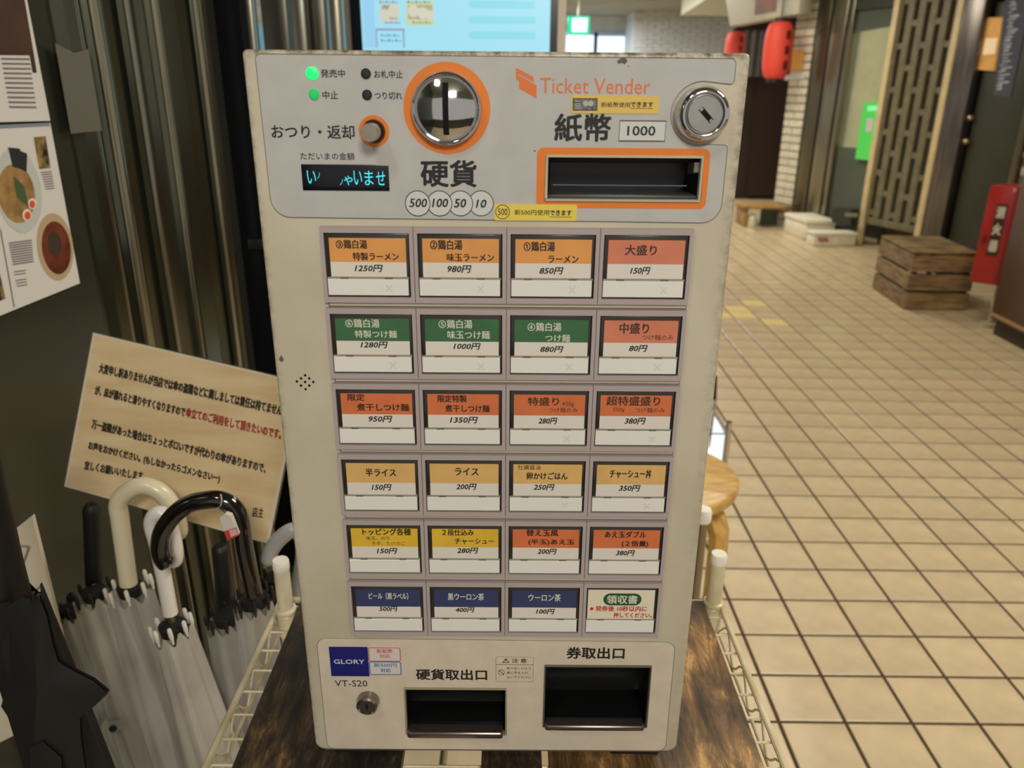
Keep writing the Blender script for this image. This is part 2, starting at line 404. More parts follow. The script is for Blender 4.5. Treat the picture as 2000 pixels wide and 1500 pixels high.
# white light box sign and red lanterns
sb = thing('sign_board', 'white shop sign board hanging above the large red lantern', 'sign', onR(1520, 50, .3))
P = [hit(x, y, RC+RN*.12, RN) for x, y in ((1434, -30), (1592, -50), (1583, 28), (1447, 52))]
MB().prism(P, RN*.14).build('board', mat('board_white', (206, 203, 188), .5, noise=.08, nscale=3), sb, bevel=.01)
MB().prism([hit(x, y, RC+RN*.262, RN) for x, y in ((1478, -25), (1520, -30), (1515, 22), (1474, 30))], RN*.004).build('picture', mat('board_picture', (150, 110, 105), .5, rgb2=(92, 62, 60), nscale=5), sb)
def lantern(px, py, Y, w, h, label):
    c = onY(px, py, Y); L = thing('paper_lantern', label, 'lantern', c-Vector((0, 0, h/2)), 'red paper lanterns')
    prof = []
    n = 34
    for k in range(n+1):
        t = k/n; z = -h/2+h*t; e = (1-abs(2*t-1)**3.2)**.5
        prof.append((w/2*(.5+.5*e)*(1+.018*(k % 2)), z))
    MB().lathe(prof, c, 'Z', 28).build('paper_shade', mat('lantern_red', (206, 66, 50), .6, emit=.14, emit_rgb=(225, 75, 55)), L, smooth=True)
    dk = mat('lantern_cap', (28, 22, 20), .5)
    MB().lathe([(w*.27, 0), (w*.27, .03)], c+Vector((0, 0, h/2)), 'Z', 20).build('cap', dk, L)
    MB().lathe([(w*.27, -.03), (w*.27, 0)], c-Vector((0, 0, h/2)), 'Z', 20).build('cap', dk, L)
    MB().tube([c+Vector((0, 0, h/2+.03)), Vector((c.x, c.y, 2.5))], .006, 6).build('cord', dk, L)
    lt = MB()
    for k in range(3):
        z = c.z+h*.26-k*h*.26; x = c.x+.01; y = c.y-w/2*1.05
        V_ = []
        for a_ in range(8):
            xo = w*.17+w*.12*math.cos(a_*.785)*(.7+.3*(a_ % 2)); V_.append((c.x+xo, c.y-math.sqrt(w*w/4-xo*xo)*1.03-.004, z+h*.085*math.sin(a_*.785)))
        lt.prism(V_, (0, .003, 0))
    lt.build('ink_marks', mat('lantern_ink', (95, 28, 24), .6), L)
lantern(1519, 99, 7.55, .265, .50, 'large red paper lantern hanging in front of the white brick pier')
lantern(1435, 96, 9.0, .215, .36, 'smaller red paper lantern further back, just above the vender corner')

# dark doorway beyond the pier
dw = MB().box((onY(1438, 60, 9.75).x, 9.75, 0), (4.6, 9.9, 2.52)).build('wall_end', mat('dark_brown_wall', (58, 40, 30), .6, noise=.2, nscale=3)); tag(dw, kind='structure')
dk = MB(); a = onY(1446, 60, 9.7); b = onY(1500, 150, 9.7)
o = thing('door_curtain', 'grey half curtain hanging in the dark doorway behind the large lantern', 'curtain', (a.x, 9.68, b.z))
n = 14; V = []; F = []
for k in range(n+1):
    x = a.x+(b.x-a.x)*k/n; y = 9.66+.02*math.sin(k*1.9); V += [(x, y, a.z), (x, y, b.z)]
F = [(2*k, 2*k+2, 2*k+3, 2*k+1) for k in range(n)]
MB().add(V, F).build('cloth', mat('curtain_grey', (112, 110, 112), .8), o, smooth=True)
MB().tube([(a.x-.05, 9.66, a.z), (b.x+.05, 9.66, a.z)], .012, 8).build('curtain_rod', M_steeld, o)
dd = MB().box((3.0, 9.7, .05), (3.6, 9.75, 2.0)).build('door_2', mat('dark_brown_door', (52, 30, 22), .5)); tag(dd, kind='structure')
# exit sign hung from the far ceiling
a = onY(1109, 31, 11.0); b = onY(1151, 67, 11.0)
ex = thing('exit_sign', 'green and white lit exit sign hanging from the far ceiling', 'sign', ((a.x+b.x)/2, 11.0, b.z))
MB().box((a.x, 10.98, b.z), (b.x, 11.06, a.z)).build('housing', mat('exit_green', (20, 215, 165), .4, emit=1.0, emit_rgb=(20, 225, 170)), ex, bevel=.02)
MB().box((a.x+.06, 10.972, b.z+.03), (b.x-.04, 10.979, a.z-.03)).build('lit_face', mat('exit_white', (240, 255, 250), .4, emit=1.6), ex)
# running figure pictogram as plain shapes
rf = MB(); cx, cz = (a.x+b.x)/2+.01, (a.z+b.z)/2
MB().box((a.x+.13, 11.0, a.z), (a.x+.15, 11.02, 2.5)).build('hanger', M_steeld, ex)
# long beam and soffit on the right of the passage far end
bm_ = MB().prism([onY(1330, 30, 10.5), onY(1440, -40, 8.5), (onY(1440, -40, 8.5).x, 8.5, 2.51), (onY(1330, 30, 10.5).x, 10.5, 2.51)], (1.6, 0, 0)).build('trim_2', mat('soffit', (196, 196, 178), .7)); tag(bm_, kind='structure')

# ---- things on the floor of the passage
M_wood = mat('crate_wood', (152, 126, 86), .65, rgb2=(104, 82, 54), nscale=7, stretch=(1, 1, 6), bump=.3, vary=.12)
cr = thing('wooden_crate', 'weathered wooden slatted crate on the tiled floor', 'crate', (2.75, 4.7, 0))
fl_, bl_, fr_ = onZ(1765, 605), onZ(1703, 562), onZ(1888, 607)
H = onY(1790, 496, fl_.y).z
ex_ = (fr_-fl_); ey_ = (bl_-fl_); exn, eyn = ex_.normalized(), ey_.normalized()
for k in range(3):
    z0 = k*H/3+.006; hh = H/3-.016
    MB().obox(fl_+Vector((0, 0, z0)), ex_, eyn*.018, (0, 0, hh)).build('slat', M_wood, cr, bevel=.003, seg=1)
    MB().obox(fl_+ey_-eyn*.018+Vector((0, 0, z0)), ex_, eyn*.018, (0, 0, hh)).build('slat', M_wood, cr, bevel=.003, seg=1)
    MB().obox(fl_+eyn*.02+Vector((0, 0, z0)), exn*.018, ey_-eyn*.04, (0, 0, hh)).build('slat', M_wood, cr, bevel=.003, seg=1)
    MB().obox(fl_+ex_-exn*.018+eyn*.02+Vector((0, 0, z0)), exn*.018, ey_-eyn*.04, (0, 0, hh)).build('slat', M_wood, cr, bevel=.003, seg=1)
for k in range(4):
    MB().obox(fl_+ey_*(k/4)+Vector((0, 0, H)), ex_, ey_*.235, (0, 0, .014)).build('top_board', M_wood, cr, bevel=.003, seg=1)
for a in (0, 1):
    for b in (0, 1):
        MB().obox(fl_+exn*.02+eyn*.02+(ex_-exn*.07)*a+(ey_-eyn*.07)*b, exn*.03, eyn*.03, (0, 0, H)).build('corner_post', mat('crate_dark', (46, 34, 22), .8), cr)
# foam boxes
M_foam = mat('foam_white', (240, 235, 214), .6, noise=.05, nscale=20)
def foam(a, wv_, dv_, h, label, red=False):
    c = a+dv_; b = a+wv_
    t = thing('foam_box', label, 'box', (b+c)/2, 'foam boxes by the shopfront')
    MB().obox(a, wv_, dv_, (0, 0, h*.78)).build('body', M_foam, t, bevel=.012)
    e1, e2 = wv_.normalized()*.01, dv_.normalized()*.01
    MB().obox(a-e1-e2+Vector((0, 0, h*.78)), wv_+e1*2, dv_+e2*2, (0, 0, h*.22)).build('lid', M_foam, t, bevel=.012)
    if red:
        T = MB(); n = Vector((0, -.013, 0))
        for k in range(4):
            o0 = a+wv_*(.10+.06*k)+Vector((0, 0, h*(.30 if k % 2 else .36)))+n
            T.obox(o0, wv_*.045, (0, -.001, 0), (0, 0, h*.3))
        T.build('red_print', mat('foam_red', (178, 60, 48), .6), t)
f1 = onZ(1573, 470); foam(f1+Vector((0, .02, 0)), Vector((.27, 0, 0)), Vector((-.06, .44, 0)), .19, 'plain white foam box nearest the brick pier')
f2 = onZ(1588, 481); foam(f2, Vector((.38, 0, 0)), Vector((-.02, .15, 0)), .125, 'flat white foam box with red writing in front of the other foam box', True)
# low wooden bench
bt = thing('low_bench', 'low wooden bench with a dark board under it, beside the foam boxes', 'bench', onZ(1500, 445))
M_bw = mat('bench_wood', (190, 148, 82), .6, noise=.25, nscale=9)
a, b = onZ(1458, 444), onZ(1540, 446); Y0 = a.y; zt = onY(1500, 409, Y0).z
x0, x1 = onY(1452, 409, Y0).x, onY(1552, 409, Y0).x
MB().box((x0, Y0, zt), (x1, Y0+.34, zt+.03)).build('top', M_bw, bt, bevel=.004)
for xx in (x0+.02, x1-.06):
    MB().box((xx, Y0+.02, 0), (xx+.04, Y0+.32, zt)).build('leg', M_bw, bt, bevel=.004)
gx0, gx1 = onY(1484, 430, Y0).x, onY(1518, 430, Y0).x
MB().box((gx0, Y0-.01, .02), (gx1, Y0+.01, zt)).build('dark_board', mat('bench_green', (34, 46, 34), .5), bt)
o = MB().lathe([(0, 0), (.05, 0), (.055, .03), (.05, .09), (.03, .12), (0, .12)], (onY(1472, 430, Y0).x, Y0+.07, 0), 'Z', 16).build('paper_ball', M_foam, smooth=True)
tag(o, 'round white pot under the left end of the low bench', 'pot')

# counter at the right edge
cb = thing('brown_counter', 'dark brown wooden counter at the right edge of the picture', 'counter', (2.95, 3.9, 0))
pA = onZ(1926, 652); pB = onZ(2000, 692); dB = (pB-pA).normalized(); pC = pA+dB*1.8
nB = Vector((dB.y, -dB.x, 0));  nB = nB if nB.x > 0 else -nB
topz = 1.02
M_cb = mat('counter_brown', (92, 62, 32), .5, rgb2=(70, 46, 24), nscale=5, stretch=(1, 1, .2), bump=.1)
MB().obox(pA+nB*.04+Vector((0, 0, .0)), dB*1.8, nB*.5, (0, 0, .10)).build('plinth', mat('plinth_dark', (58, 46, 34), .6), cb)
MB().obox(pA+Vector((0, 0, .10)), dB*1.8, nB*.55, (0, 0, topz-.13)).build('body', M_cb, cb, bevel=.006)
MB().obox(pA-nB*.006+Vector((0, 0, .115)), dB*1.8, nB*.006, (0, 0, .02)).build('moulding', mat('moulding', (168, 128, 92), .4), cb)
MB().obox(pA-nB*.02-dB*.02+Vector((0, 0, topz-.03)), dB*1.84, nB*.6, (0, 0, .03)).build('top', M_cb, cb, bevel=.006)
# red fire box on a stand
rb = thing('fire_box', 'red metal extinguisher box standing on a pale leg beside the brown counter', 'box', (pA.x, pA.y+.1, 0))
Yr = pA.y+.22
c0 = onY(1892, 551, Yr); c1 = onY(1935, 567, Yr-.02); c2 = onY(1932, 361, Yr)
wv = Vector((c1.x-c0.x, -.10, 0)); dv = Vector((.17, .10, 0)); hv = Vector((0, 0, c2.z-c0.z))
M_red = mat('red_enamel', (176, 28, 22), .35, coat=.3, noise=.08, nscale=8)
MB().obox(c0, wv, dv, hv).build('case', M_red, rb, bevel=.01)
nn = Vector((wv.y, -wv.x, 0)).normalized();  nn = nn if nn.y < 0 else -nn
q = c0+wv*.34+hv*.30+nn*.001
MB().obox(q, wv*.34, nn*.004, hv*.52).build('window', mat('case_dark', (60, 26, 18), .4), rb)
lt = MB()
for k, ch in enumerate('消火器'):
    o0 = c0+wv*.37+hv*(.68-k*.17)+nn*.008
    fit(lt, ch, o0+hv*.12, o0+wv*.28+hv*.12, o0, bold=.04)
lt.build('lettering', mat('case_white', (205, 196, 180), .5), rb)
MB().obox(c0+wv*.12+hv*.42+nn*.001, wv*.1, nn*.02, hv*.08).build('latch', mat('latch', (110, 24, 18), .4), rb)
lp = c0+wv*.75+dv*.4
MB().tube([(lp.x, lp.y, 0), (lp.x, lp.y, c0.z+.01)], .018, 12).build('leg', mat('pale_leg', (188, 178, 148), .5), rb, smooth=True)
MB().lathe([(0, 0), (.06, 0), (.06, .012), (.02, .02), (0, .02)], (lp.x, lp.y, 0), 'Z', 20).build('foot', mat('pale_leg', (188, 178, 148), .5), rb, smooth=True)

# ================================================================== LEFT: steel wall, glass door, posters
LP = Vector((-.75, .3, 0)); LD = Vector((.228, .974, 0)).normalized(); LN = Vector((LD.y, -LD.x, 0))
def onL(px, py, off=0.):
    off += .0012 if off < .01 else 0
    return hit(px, py, LP+LN*off, LN)
def ls(px, py): return (onL(px, py)-LP).dot(LD)
M_dsteel = mat('polished_dark_steel', (104, 106, 90), .20, .92, noise=.2, nscale=2.2, stretch=(3, 3, .3), bump=.05, bscale=5)
# plan profile of the folded sheet: (pixel column at eye height, outward offset)
prof = [(-900, 0), (118, 0), (128, .0), (140, .012), (160, .014), (172, .0), (190, -.004), (200, .01), (214, .012), (226, -.006), (262, -.008),
        (272, .006), (280, .006), (290, -.008), (310, -.004), (318, .016), (345, .02), (362, .004), (372, -.006), (395, -.004), (402, .012), (410, .012)]
P2 = []
for px, off in prof:
    s = ls(px, 170) if px > -800 else -2.2
    P2.append(LP+LD*s+LN*off)
V = []; F = []
for p in P2: V += [p, p+Vector((0, 0, 2.52))]
F = [(2*k, 2*k+2, 2*k+3, 2*k+1) for k in range(len(P2)-1)]
P3 = [p-LN*.06 for p in P2]; k0 = len(V)
for p in P3: V += [p, p+Vector((0, 0, 2.52))]
F += [(k0+2*k+2, k0+2*k, k0+2*k+1, k0+2*k+3) for k in range(len(P2)-1)]
wl = MB().add(V, F).build('wall_left', M_dsteel); tag(wl, kind='structure')
MB().obox(P2[0]+LN*.0005, P2[1]-P2[0], LN*.001, (0, 0, 2.52)).build('wall_panel', mat('olive_gloss', (48, 51, 41), .22, coat=.25, noise=.08, nscale=2), wl)
M_streak = mat('streak_steel', (160, 156, 136), .17, .95, noise=.15, nscale=3, stretch=(2, 2, .3))
for px, r_ in ((164, .011), (205, .012), (268, .006), (323, .014), (398, .007)):  # lighter half-round ridges added to give the folded steel its bright reflected streaks
    p = LP+LD*ls(px, 170)+LN*.004
    n_ = 10; P_ = [p+LD*(r_*math.cos(math.pi*k/n_))+LN*(r_*.8*math.sin(math.pi*k/n_)) for k in range(n_+1)]
    MB().prism(P_, (0, 0, 2.52)).build('streak_ridge', M_streak, wl, smooth=True, sharp=50)
# dark glass door facing the passage
e = P2[-1]
xr = onY(505, 60, e.y+.1).x
M_dglass = mat('dark_door_glass', (26, 27, 30), .08, .0, coat=.8)
dl = MB().box((e.x-.02, e.y+.1, 0), (xr, e.y+.13, 2.5)).build('door_3', M_dglass); tag(dl, kind='structure')
zr = onY(470, 478, e.y+.08).z
MB().box((e.x, e.y+.085, zr-.012), (xr, e.y+.1, zr+.012)).build('push_rail', mat('rail_grey', (70, 70, 66), .3, .7), dl, bevel=.003)
MB().box((xr-.012, e.y+.07, 0), (xr, e.y+.1, 2.5)).build('door_edge', mat('edge_steel', (150, 146, 130), .25, .9), dl, bevel=.003)
MB().box((onY(466, 600, e.y+.09).x-.004, e.y+.09, 0), (onY(466, 600, e.y+.09).x+.004, e.y+.1, zr-.02)).build('glass_joint', mat('rail_grey', (70, 70, 66), .3, .7), dl)
# columns seen between the door and the signage
gx = [(507, 566, 0.42, (96, 94, 84)), (568, 600, .36, (136, 134, 122)), (604, 640, .40, (110, 108, 96)), (644, 668, .34, (140, 136, 122))]
for k, (a, b, dy, c) in enumerate(gx):
    Y = e.y+dy; xa, xb = onY(a, 60, Y).x, onY(b, 60, Y).x
    o = MB().box((xa, Y, 0), (xb, Y+.05, 2.5)).build('steel_column', mat('col%d' % k, c, .3, .8, noise=.2, nscale=4, stretch=(8, 8, .4)), bevel=.01)
    tag(o, ['wide dull steel column just right of the dark glass door', 'bright narrow steel column, second from the dark glass door', 'grey steel column, third from the dark glass door', 'pale steel column beside the digital screen'][k], 'column', 'steel columns behind the vender')
bk = MB().box((-1.4, e.y+.6, 0), (onY(669, 60, e.y+.6).x, e.y+.66, 2.5)).build('wall_inner', mat('inner_dark', (50, 50, 46), .6)); tag(bk, kind='structure')

def lquad(mb, pxs, off): mb.add([onL(x, y, off) for x, y in pxs], [tuple(range(len(pxs)))]); return mb
def lell(mb, cx, cy, rx, ry, off, n=28, rot=0.):
    P = []
    for k in range(n):
        a = 2*math.pi*k/n; x, y = rx*math.cos(a), ry*math.sin(a)
        P.append((cx+x*math.cos(rot)-y*math.sin(rot), cy+x*math.sin(rot)+y*math.cos(rot)))
    return lquad(mb, P, off)
M_pap = mat('poster_paper', (222, 220, 216), .35, coat=.2)
M_ink = mat('print_grey', (112, 110, 112), .6)
# upper poster
up = thing('poster', 'upper poster on the left wall with a dark photo over small print', 'poster', onL(40, 235, .004), 'posters on the left wall')
MB().prism([onL(x, y, .003) for x, y in ((-220, -60), (39, -60), (96, 236), (-220, 244))], LN*.002).build('sheet', M_pap, up)
lquad(MB(), [(-220, -60), (38, -60), (66, 105), (72, 142), (64, 142), (58, 108), (-220, 106)], .0055).build('dark_photo', mat('photo_dark', (34, 26, 26), .4, rgb2=(78, 50, 36), nscale=9, thresh=(.3, .6)), up)
t = MB()
for k in range(11):
    y = 113+k*9.4; lquad(t, [(2+k*1.6, y), (57+k*1.4, y+1), (58+k*1.4, y+4.2), (2.5+k*1.6, y+3.6)], .0056)
t.build('small_print', M_ink, up)['kind'] = 'stuff'
# lower poster
lo = thing('poster', 'lower poster on the left wall with two ramen bowl photos', 'poster', onL(60, 600, .004), 'posters on the left wall')
MB().prism([onL(x, y, .003) for x, y in ((-220, 254), (96, 240), (154, 553), (-220, 705))], LN*.002).build('sheet', M_pap, lo)
lquad(MB(), [(-220, 254.5), (96, 240.5), (98, 246), (-220, 262)], .0056).build('top_band', mat('band_blue', (128, 138, 158), .5), lo)
bw = mat('bowl_rim', (196, 200, 196), .4); so = mat('soup_gold', (176, 140, 84), .4, rgb2=(134, 104, 62), nscale=60)
lell(MB(), 36, 372, 44, 84, .0056, rot=-.15).build('bowl', bw, lo)
lell(MB(), 32, 378, 36, 58, .0058, rot=-.15).build('soup', so, lo)
lquad(MB(), [(16, 288), (38, 290), (40, 295), (53, 300), (52, 336), (40, 330), (25, 326)], .006).build('seaweed', mat('nori', (30, 34, 38), .5), lo)
for q in ((63, 398, 8.5, 11), (53, 420, 9, 12)): lell(MB(), *q, .006).build('egg_white', mat('egg_white', (236, 222, 206), .4), lo)
for q in ((63, 399, 5.5, 7.5), (54, 421, 6, 8)): lell(MB(), *q, .0062).build('egg_yolk', mat('egg_yolk', (214, 88, 56), .4), lo)
t = MB()
for k in range(7): lquad(t, [(26+k*3, 345+k*3), (29+k*3, 344+k*3), (36+k*3.4, 385+k*3), (33+k*3.4, 387+k*3)], .006)
t.build('leek_strips', mat('leek', (74, 96, 62), .5), lo)
lell(MB(), 108, 482, 35, 66, .0056, rot=-.12).build('bowl', mat('bowl_tan', (186, 166, 130), .4), lo)
lell(MB(), 110, 484, 28, 52, .0058, rot=-.12).build('soup', mat('soup_red', (124, 60, 42), .3, rgb2=(84, 36, 26), nscale=40), lo)
lell(MB(), 107, 476, 13, 24, .006, rot=-.12).build('greens', mat('greens', (58, 44, 26), .6), lo)
lquad(MB(), [(66, 268), (89, 266), (99, 328), (77, 330)], .0056).build('small_photo', mat('photo_amber', (170, 140, 84), .4, rgb2=(30, 22, 16), nscale=70), lo)
t = MB()
for k in range(8): lquad(t, [(80+k*1.3, 336+k*4.6), (101+k*.8, 334+k*4.6), (101+k*.8, 336+k*4.6), (80+k*1.3, 338+k*4.6)], .0056)
for k in range(10): lquad(t, [(17+k*.9, 474+k*4.6), (62+k*.4, 468+k*4.6), (62+k*.4, 470.4+k*4.6), (17+k*.9, 476.4+k*4.6)], .0056)
for k in range(5): lquad(t, [(27+k*1.5, 530+k*5.5+(6 if k > 1 else 0)), (50+k*.8, 527+k*5.5+(6 if k > 1 else 0)), (50+k*.8, 529+k*5.5+(6 if k > 1 else 0)), (27+k*1.5, 532+k*5.5+(6 if k > 1 else 0))], .0056)
lquad(t, [(0, 448), (2, 448), (29, 600), (27, 600)], .0056)
t.build('small_print', M_ink, lo)['kind'] = 'stuff'
lquad(MB(), [(-30, 530), (0, 535), (11, 583), (-30, 600)], .0057).build('small_photo', mat('photo_amber', (170, 140, 84), .4, rgb2=(30, 22, 16), nscale=70), lo)
# thin grey sheet added as a painted pale reflection on the steel
o = MB().prism([onL(x, y, .016) for x, y in ((107, 84), (143, 103), (172, 96), (198, 255), (138, 261))], LN*.001).build('reflection_sheet', mat('dull_reflection', (112, 110, 100), .5, alpha=.75))
tag(o, 'dull grey painted reflection with a ragged top on the steel wall', 'reflection')

# ---- digital signage behind the vender
KY = 2.0
kx0, kx1 = onY(672, 60, KY).x, onY(1105, 60, KY).x
sx0, sx1 = onY(707, 60, KY).x, onY(1074, 60, KY).x
bz0, bz1 = onY(686, 60, KY).x, onY(1089, 60, KY).x
sg = thing('digital_signage', 'tall digital signage stand with a glowing pale blue screen behind the vender', 'screen', ((kx0+kx1)/2, KY, 0))
MB().box((kx0, KY+.004, .06), (kx1, KY+.07, 1.86)).build('casing', mat('casing_beige', (196, 184, 168), .45), sg, bevel=.008)
MB().box((bz0, KY-.002, .95), (bz1, KY+.004, 1.83)).build('bezel', mat('bezel_navy', (16, 20, 34), .25), sg)
z0 = onY(880, 94, KY).z-.03
MB().box((sx0, KY-.004, z0-.35), (sx1, KY-.002, 1.80)).build('display', mat('screen_blue', (120, 200, 225), .3, emit=.92, emit_rgb=(165, 228, 246)), sg)
def sq(x0, y0, x1, y1, m, name, off=.005):
    a, b = onY(x0, y0, KY), onY(x1, y1, KY); MB().box((a.x, KY-off, b.z), (b.x, KY-.004, a.z)).build(name, m, sg)
M_scr2 = mat('screen_band', (150, 225, 235), .3, emit=.9, emit_rgb=(140, 222, 238))
for y in (2, 32, 62): sq(916, y, 1045, y+15, M_scr2, 'list_band')
M_scl = mat('screen_light', (200, 240, 250), .3, emit=1.0, emit_rgb=(190, 240, 255)); sq(708, 0, 735, 93, mat('screen_left', (150, 200, 240), .3, emit=.9, emit_rgb=(160, 215, 250)), 'margin', .0045)
sq(741, 3, 779, 48, mat('screen_paper', (215, 235, 235), .3, emit=.8, emit_rgb=(205, 232, 235)), 'menu_picture')
sq(793, 2, 848, 50, mat('screen_yellow', (225, 235, 160), .3, emit=.8, emit_rgb=(215, 228, 170)), 'menu_picture')
fd = mat('screen_food', (190, 170, 140), .3, emit=.5, emit_rgb=(190, 180, 150), rgb2=(120, 130, 100), nscale=40)
sq(746, 10, 777, 38, fd, 'food_photo', .0056); sq(797, 10, 845, 38, fd, 'food_photo', .0056)
for cx, cy, r in ((752, 30, 9), (770, 22, 10), (808, 22, 9), (826, 26, 9), (840, 30, 7)):
    c = onY(cx, cy, KY); t = MB().lathe([(r*.00178, .0056), (r*.00178, .0062)], (c.x, KY, c.z), 'Y', 20)
    t.build('bowl_photo', mat('screen_bowl', (225, 220, 200), .3, emit=.8, emit_rgb=(225, 225, 205)), sg)
pk = mat('screen_pink', (170, 160, 200), .3, emit=.7, emit_rgb=(170, 165, 205))
for q in ((734, 56, 791, 60), (734, 60, 738, 93), (787, 60, 791, 93)): sq(*q, pk, 'notice_frame')
t = MB()
for q in ((741, 2, 778, 6), (752, 42, 784, 46), (795, 2, 843, 6), (806, 42, 844, 46), (744, 67, 782, 71), (744, 77, 786, 81)):
    a = onY(q[0], q[1], KY-.0065); b = onY(q[2], q[3], KY-.0065)
    for k in range(6): t.box((a.x+(b.x-a.x)*k/6, KY-.0066, b.z), (a.x+(b.x-a.x)*(k+.6)/6, KY-.006, a.z-(.002 if k % 2 else 0)))
t.build('small_print', mat('screen_ink', (90, 130, 185), .3, emit=.4), sg)['kind'] = 'stuff'
MB().box(((kx0+kx1)/2-.16, KY-.1, 0), ((kx0+kx1)/2+.16, KY+.25, .06)).build('base', mat('casing_beige', (196, 184, 168), .45), sg, bevel=.01)

# ================================================================== WIRE RACK AND BOARDS
TZ = .80
rack = thing('wire_rack', 'white wire shelving rack holding up the ticket vender', 'rack', (0, .06, 0))
M_wire = mat('cream_wire', (228, 219, 188), .35, rgb2=(196, 182, 142), nscale=25, thresh=(.3, .6), coat=.3)
M_cap = mat('white_cap', (246, 243, 230), .4)
PX0, PX1, PY0, PY1 = -.234, .238, -.13, .222
zc = TZ-.013
for x, y in ((PX0, PY1-.010), (PX1, PY1+.008), (PX0, PY0), (PX1, PY0)):
    top = .848 if y > 0 else .812
    p = MB().tube([(x, y, .02), (x, y, top)], .0084, 20).build('post', M_wire, rack, smooth=True)
    MB().lathe([(0, 0), (.0084, 0), (.0089, .0015), (.0089, .010), (.0080, .0120), (0, .0120)], (x, y, top), 'Z', 24).build('post_cap', M_cap, p, smooth=True)
    MB().lathe([(.0086, 0), (.0112, .001), (.0118, .003), (.0112, .005), (.0086, .006)], (x, y, zc+.006), 'Z', 24).build('collar', M_wire, p, smooth=True)
    MB().lathe([(.0086, 0), (.0104, .0), (.0102, .026), (.0086, .028)], (x, y, zc-.022), 'Z', 24).build('sleeve', M_wire, p, smooth=True)
    MB().lathe([(0, 0), (.016, 0), (.016, .02), (0, .02)], (x, y, 0), 'Z', 16).build('foot', mat('rubber', (24, 22, 20), .7), p)
RX = .2495
def side(x, z):
    for s in (-1, 1):
        MB().tube([(s*x, PY0, z), (s*x, PY1, z)], .0033, 8).build('side_rail', M_wire, rack, smooth=True)
for lvl in (zc, .30):
    for s in (-1, 1):
        X = s*RX
        MB().tube([(X-s*.003, PY0-.01, lvl+.004), (X-s*.003, PY1+.012, lvl+.004)], .0031, 10).build('top_rail', M_wire, rack, smooth=True)
        MB().tube([(X-s*.004, PY0, lvl-.026), (X-s*.004, PY1, lvl-.026)], .0019, 8).build('lower_rail', M_wire, rack, smooth=True)
        pts = []
        for k in range(13):
            y = PY0+(PY1-PY0)*k/12; pts.append((X-s*.004, y, lvl+(.001 if k % 2 else -.024)))
        MB().tube(catmull(pts, 3), .0012, 6).build('truss_wire', M_wire, rack, smooth=True)
    for Y in (PY0-.012, PY1+.014):
        MB().tube([(-RX+.003, Y, lvl+.004), (RX-.003, Y, lvl+.004)], .0034, 8).build('top_rail', M_wire, rack, smooth=True)
        MB().tube([(-RX+.003, Y, lvl-.026), (RX-.003, Y, lvl-.026)], .0028, 8).build('lower_rail', M_wire, rack, smooth=True)
    if lvl > .5:
        ys = [.2285]; 
        for py in (1176.7, 1207.7, 1242, 1277.7, 1316.7, 1358, 1403, 1451): ys.append(onZ(1450, py, lvl).y)
        ys += [ys[-1]-.0285*k for k in range(1, 5)]
    else: ys = [PY1-.03*k for k in range(12)]
    for Y in ys:
        MB().tube([(-RX+.004, Y, lvl+.0006), (RX-.004, Y, lvl+.0006)], .0012, 6).build('cross_wire', M_wire, rack, smooth=True)
    for X in (-.12, -.045, .0, .12):
        MB().tube([(X, PY0-.012, lvl-.004), (X, PY1+.012, lvl-.004)], .0018, 6).build('support_wire', M_wire, rack, smooth=True)
# boards laid on the rack
def M_board(k): return None
def board_mat(name, pos, c):
    m = bpy.data.materials.new(name); m.use_nodes = True; nt = m.node_tree; b = nt.nodes['Principled BSDF']
    tc = nt.nodes.new('ShaderNodeTexCoord'); mp = nt.nodes.new('ShaderNodeMapping'); mp.inputs['Scale'].default_value = (60, 13, 60)
    nt.links.new(tc.outputs['Object'], mp.inputs['Vector'])
    n1 = nt.nodes.new('ShaderNodeTexNoise'); n1.inputs['Scale'].default_value = 1.; n1.inputs['Detail'].default_value = 12; n1.inputs['Roughness'].default_value = .8; n1.inputs['Distortion'].default_value = .6
    n2 = nt.nodes.new('ShaderNodeTexNoise'); n2.inputs['Scale'].default_value = 13; n2.inputs['Detail'].default_value = 3
    nt.links.new(mp.outputs[0], n1.inputs['Vector']); nt.links.new(tc.outputs['Object'], n2.inputs['Vector'])
    ml = nt.nodes.new('ShaderNodeMath'); ml.operation = 'MULTIPLY_ADD'; ml.inputs[1].default_value = .55
    sb_ = nt.nodes.new('ShaderNodeMath'); sb_.operation = 'SUBTRACT'; sb_.inputs[1].default_value = .275
    nt.links.new(n2.outputs['Fac'], ml.inputs[0]); nt.links.new(n1.outputs['Fac'], ml.inputs[2]); nt.links.new(ml.outputs[0], sb_.inputs[0])
    r1 = nt.nodes.new('ShaderNodeValToRGB'); e = r1.color_ramp.elements
    e[0].position = pos[0]; e[0].color = lin(c[0]); e[1].position = pos[3]; e[1].color = lin(c[3])
    for k in (1, 2): x = e.new(pos[k]); x.color = lin(c[k])
    nt.links.new(sb_.outputs[0], r1.inputs['Fac']); nt.links.new(r1.outputs[0], b.inputs['Base Color']); b.inputs['Roughness'].default_value = .45
    bp = nt.nodes.new('ShaderNodeBump'); bp.inputs['Strength'].default_value = .5; bp.inputs['Distance'].default_value = .002
    nt.links.new(n1.outputs['Fac'], bp.inputs['Height']); nt.links.new(bp.outputs[0], b.inputs['Normal']); return m
BD = board_mat('worn_board_dark', (.40, .52, .60, .70), ((34, 29, 26), (58, 48, 38), (88, 70, 48), (150, 120, 80)))
BL_ = board_mat('worn_board_brown', (.36, .47, .56, .66), ((54, 40, 26), (96, 72, 44), (132, 100, 60), (204, 160, 98)))
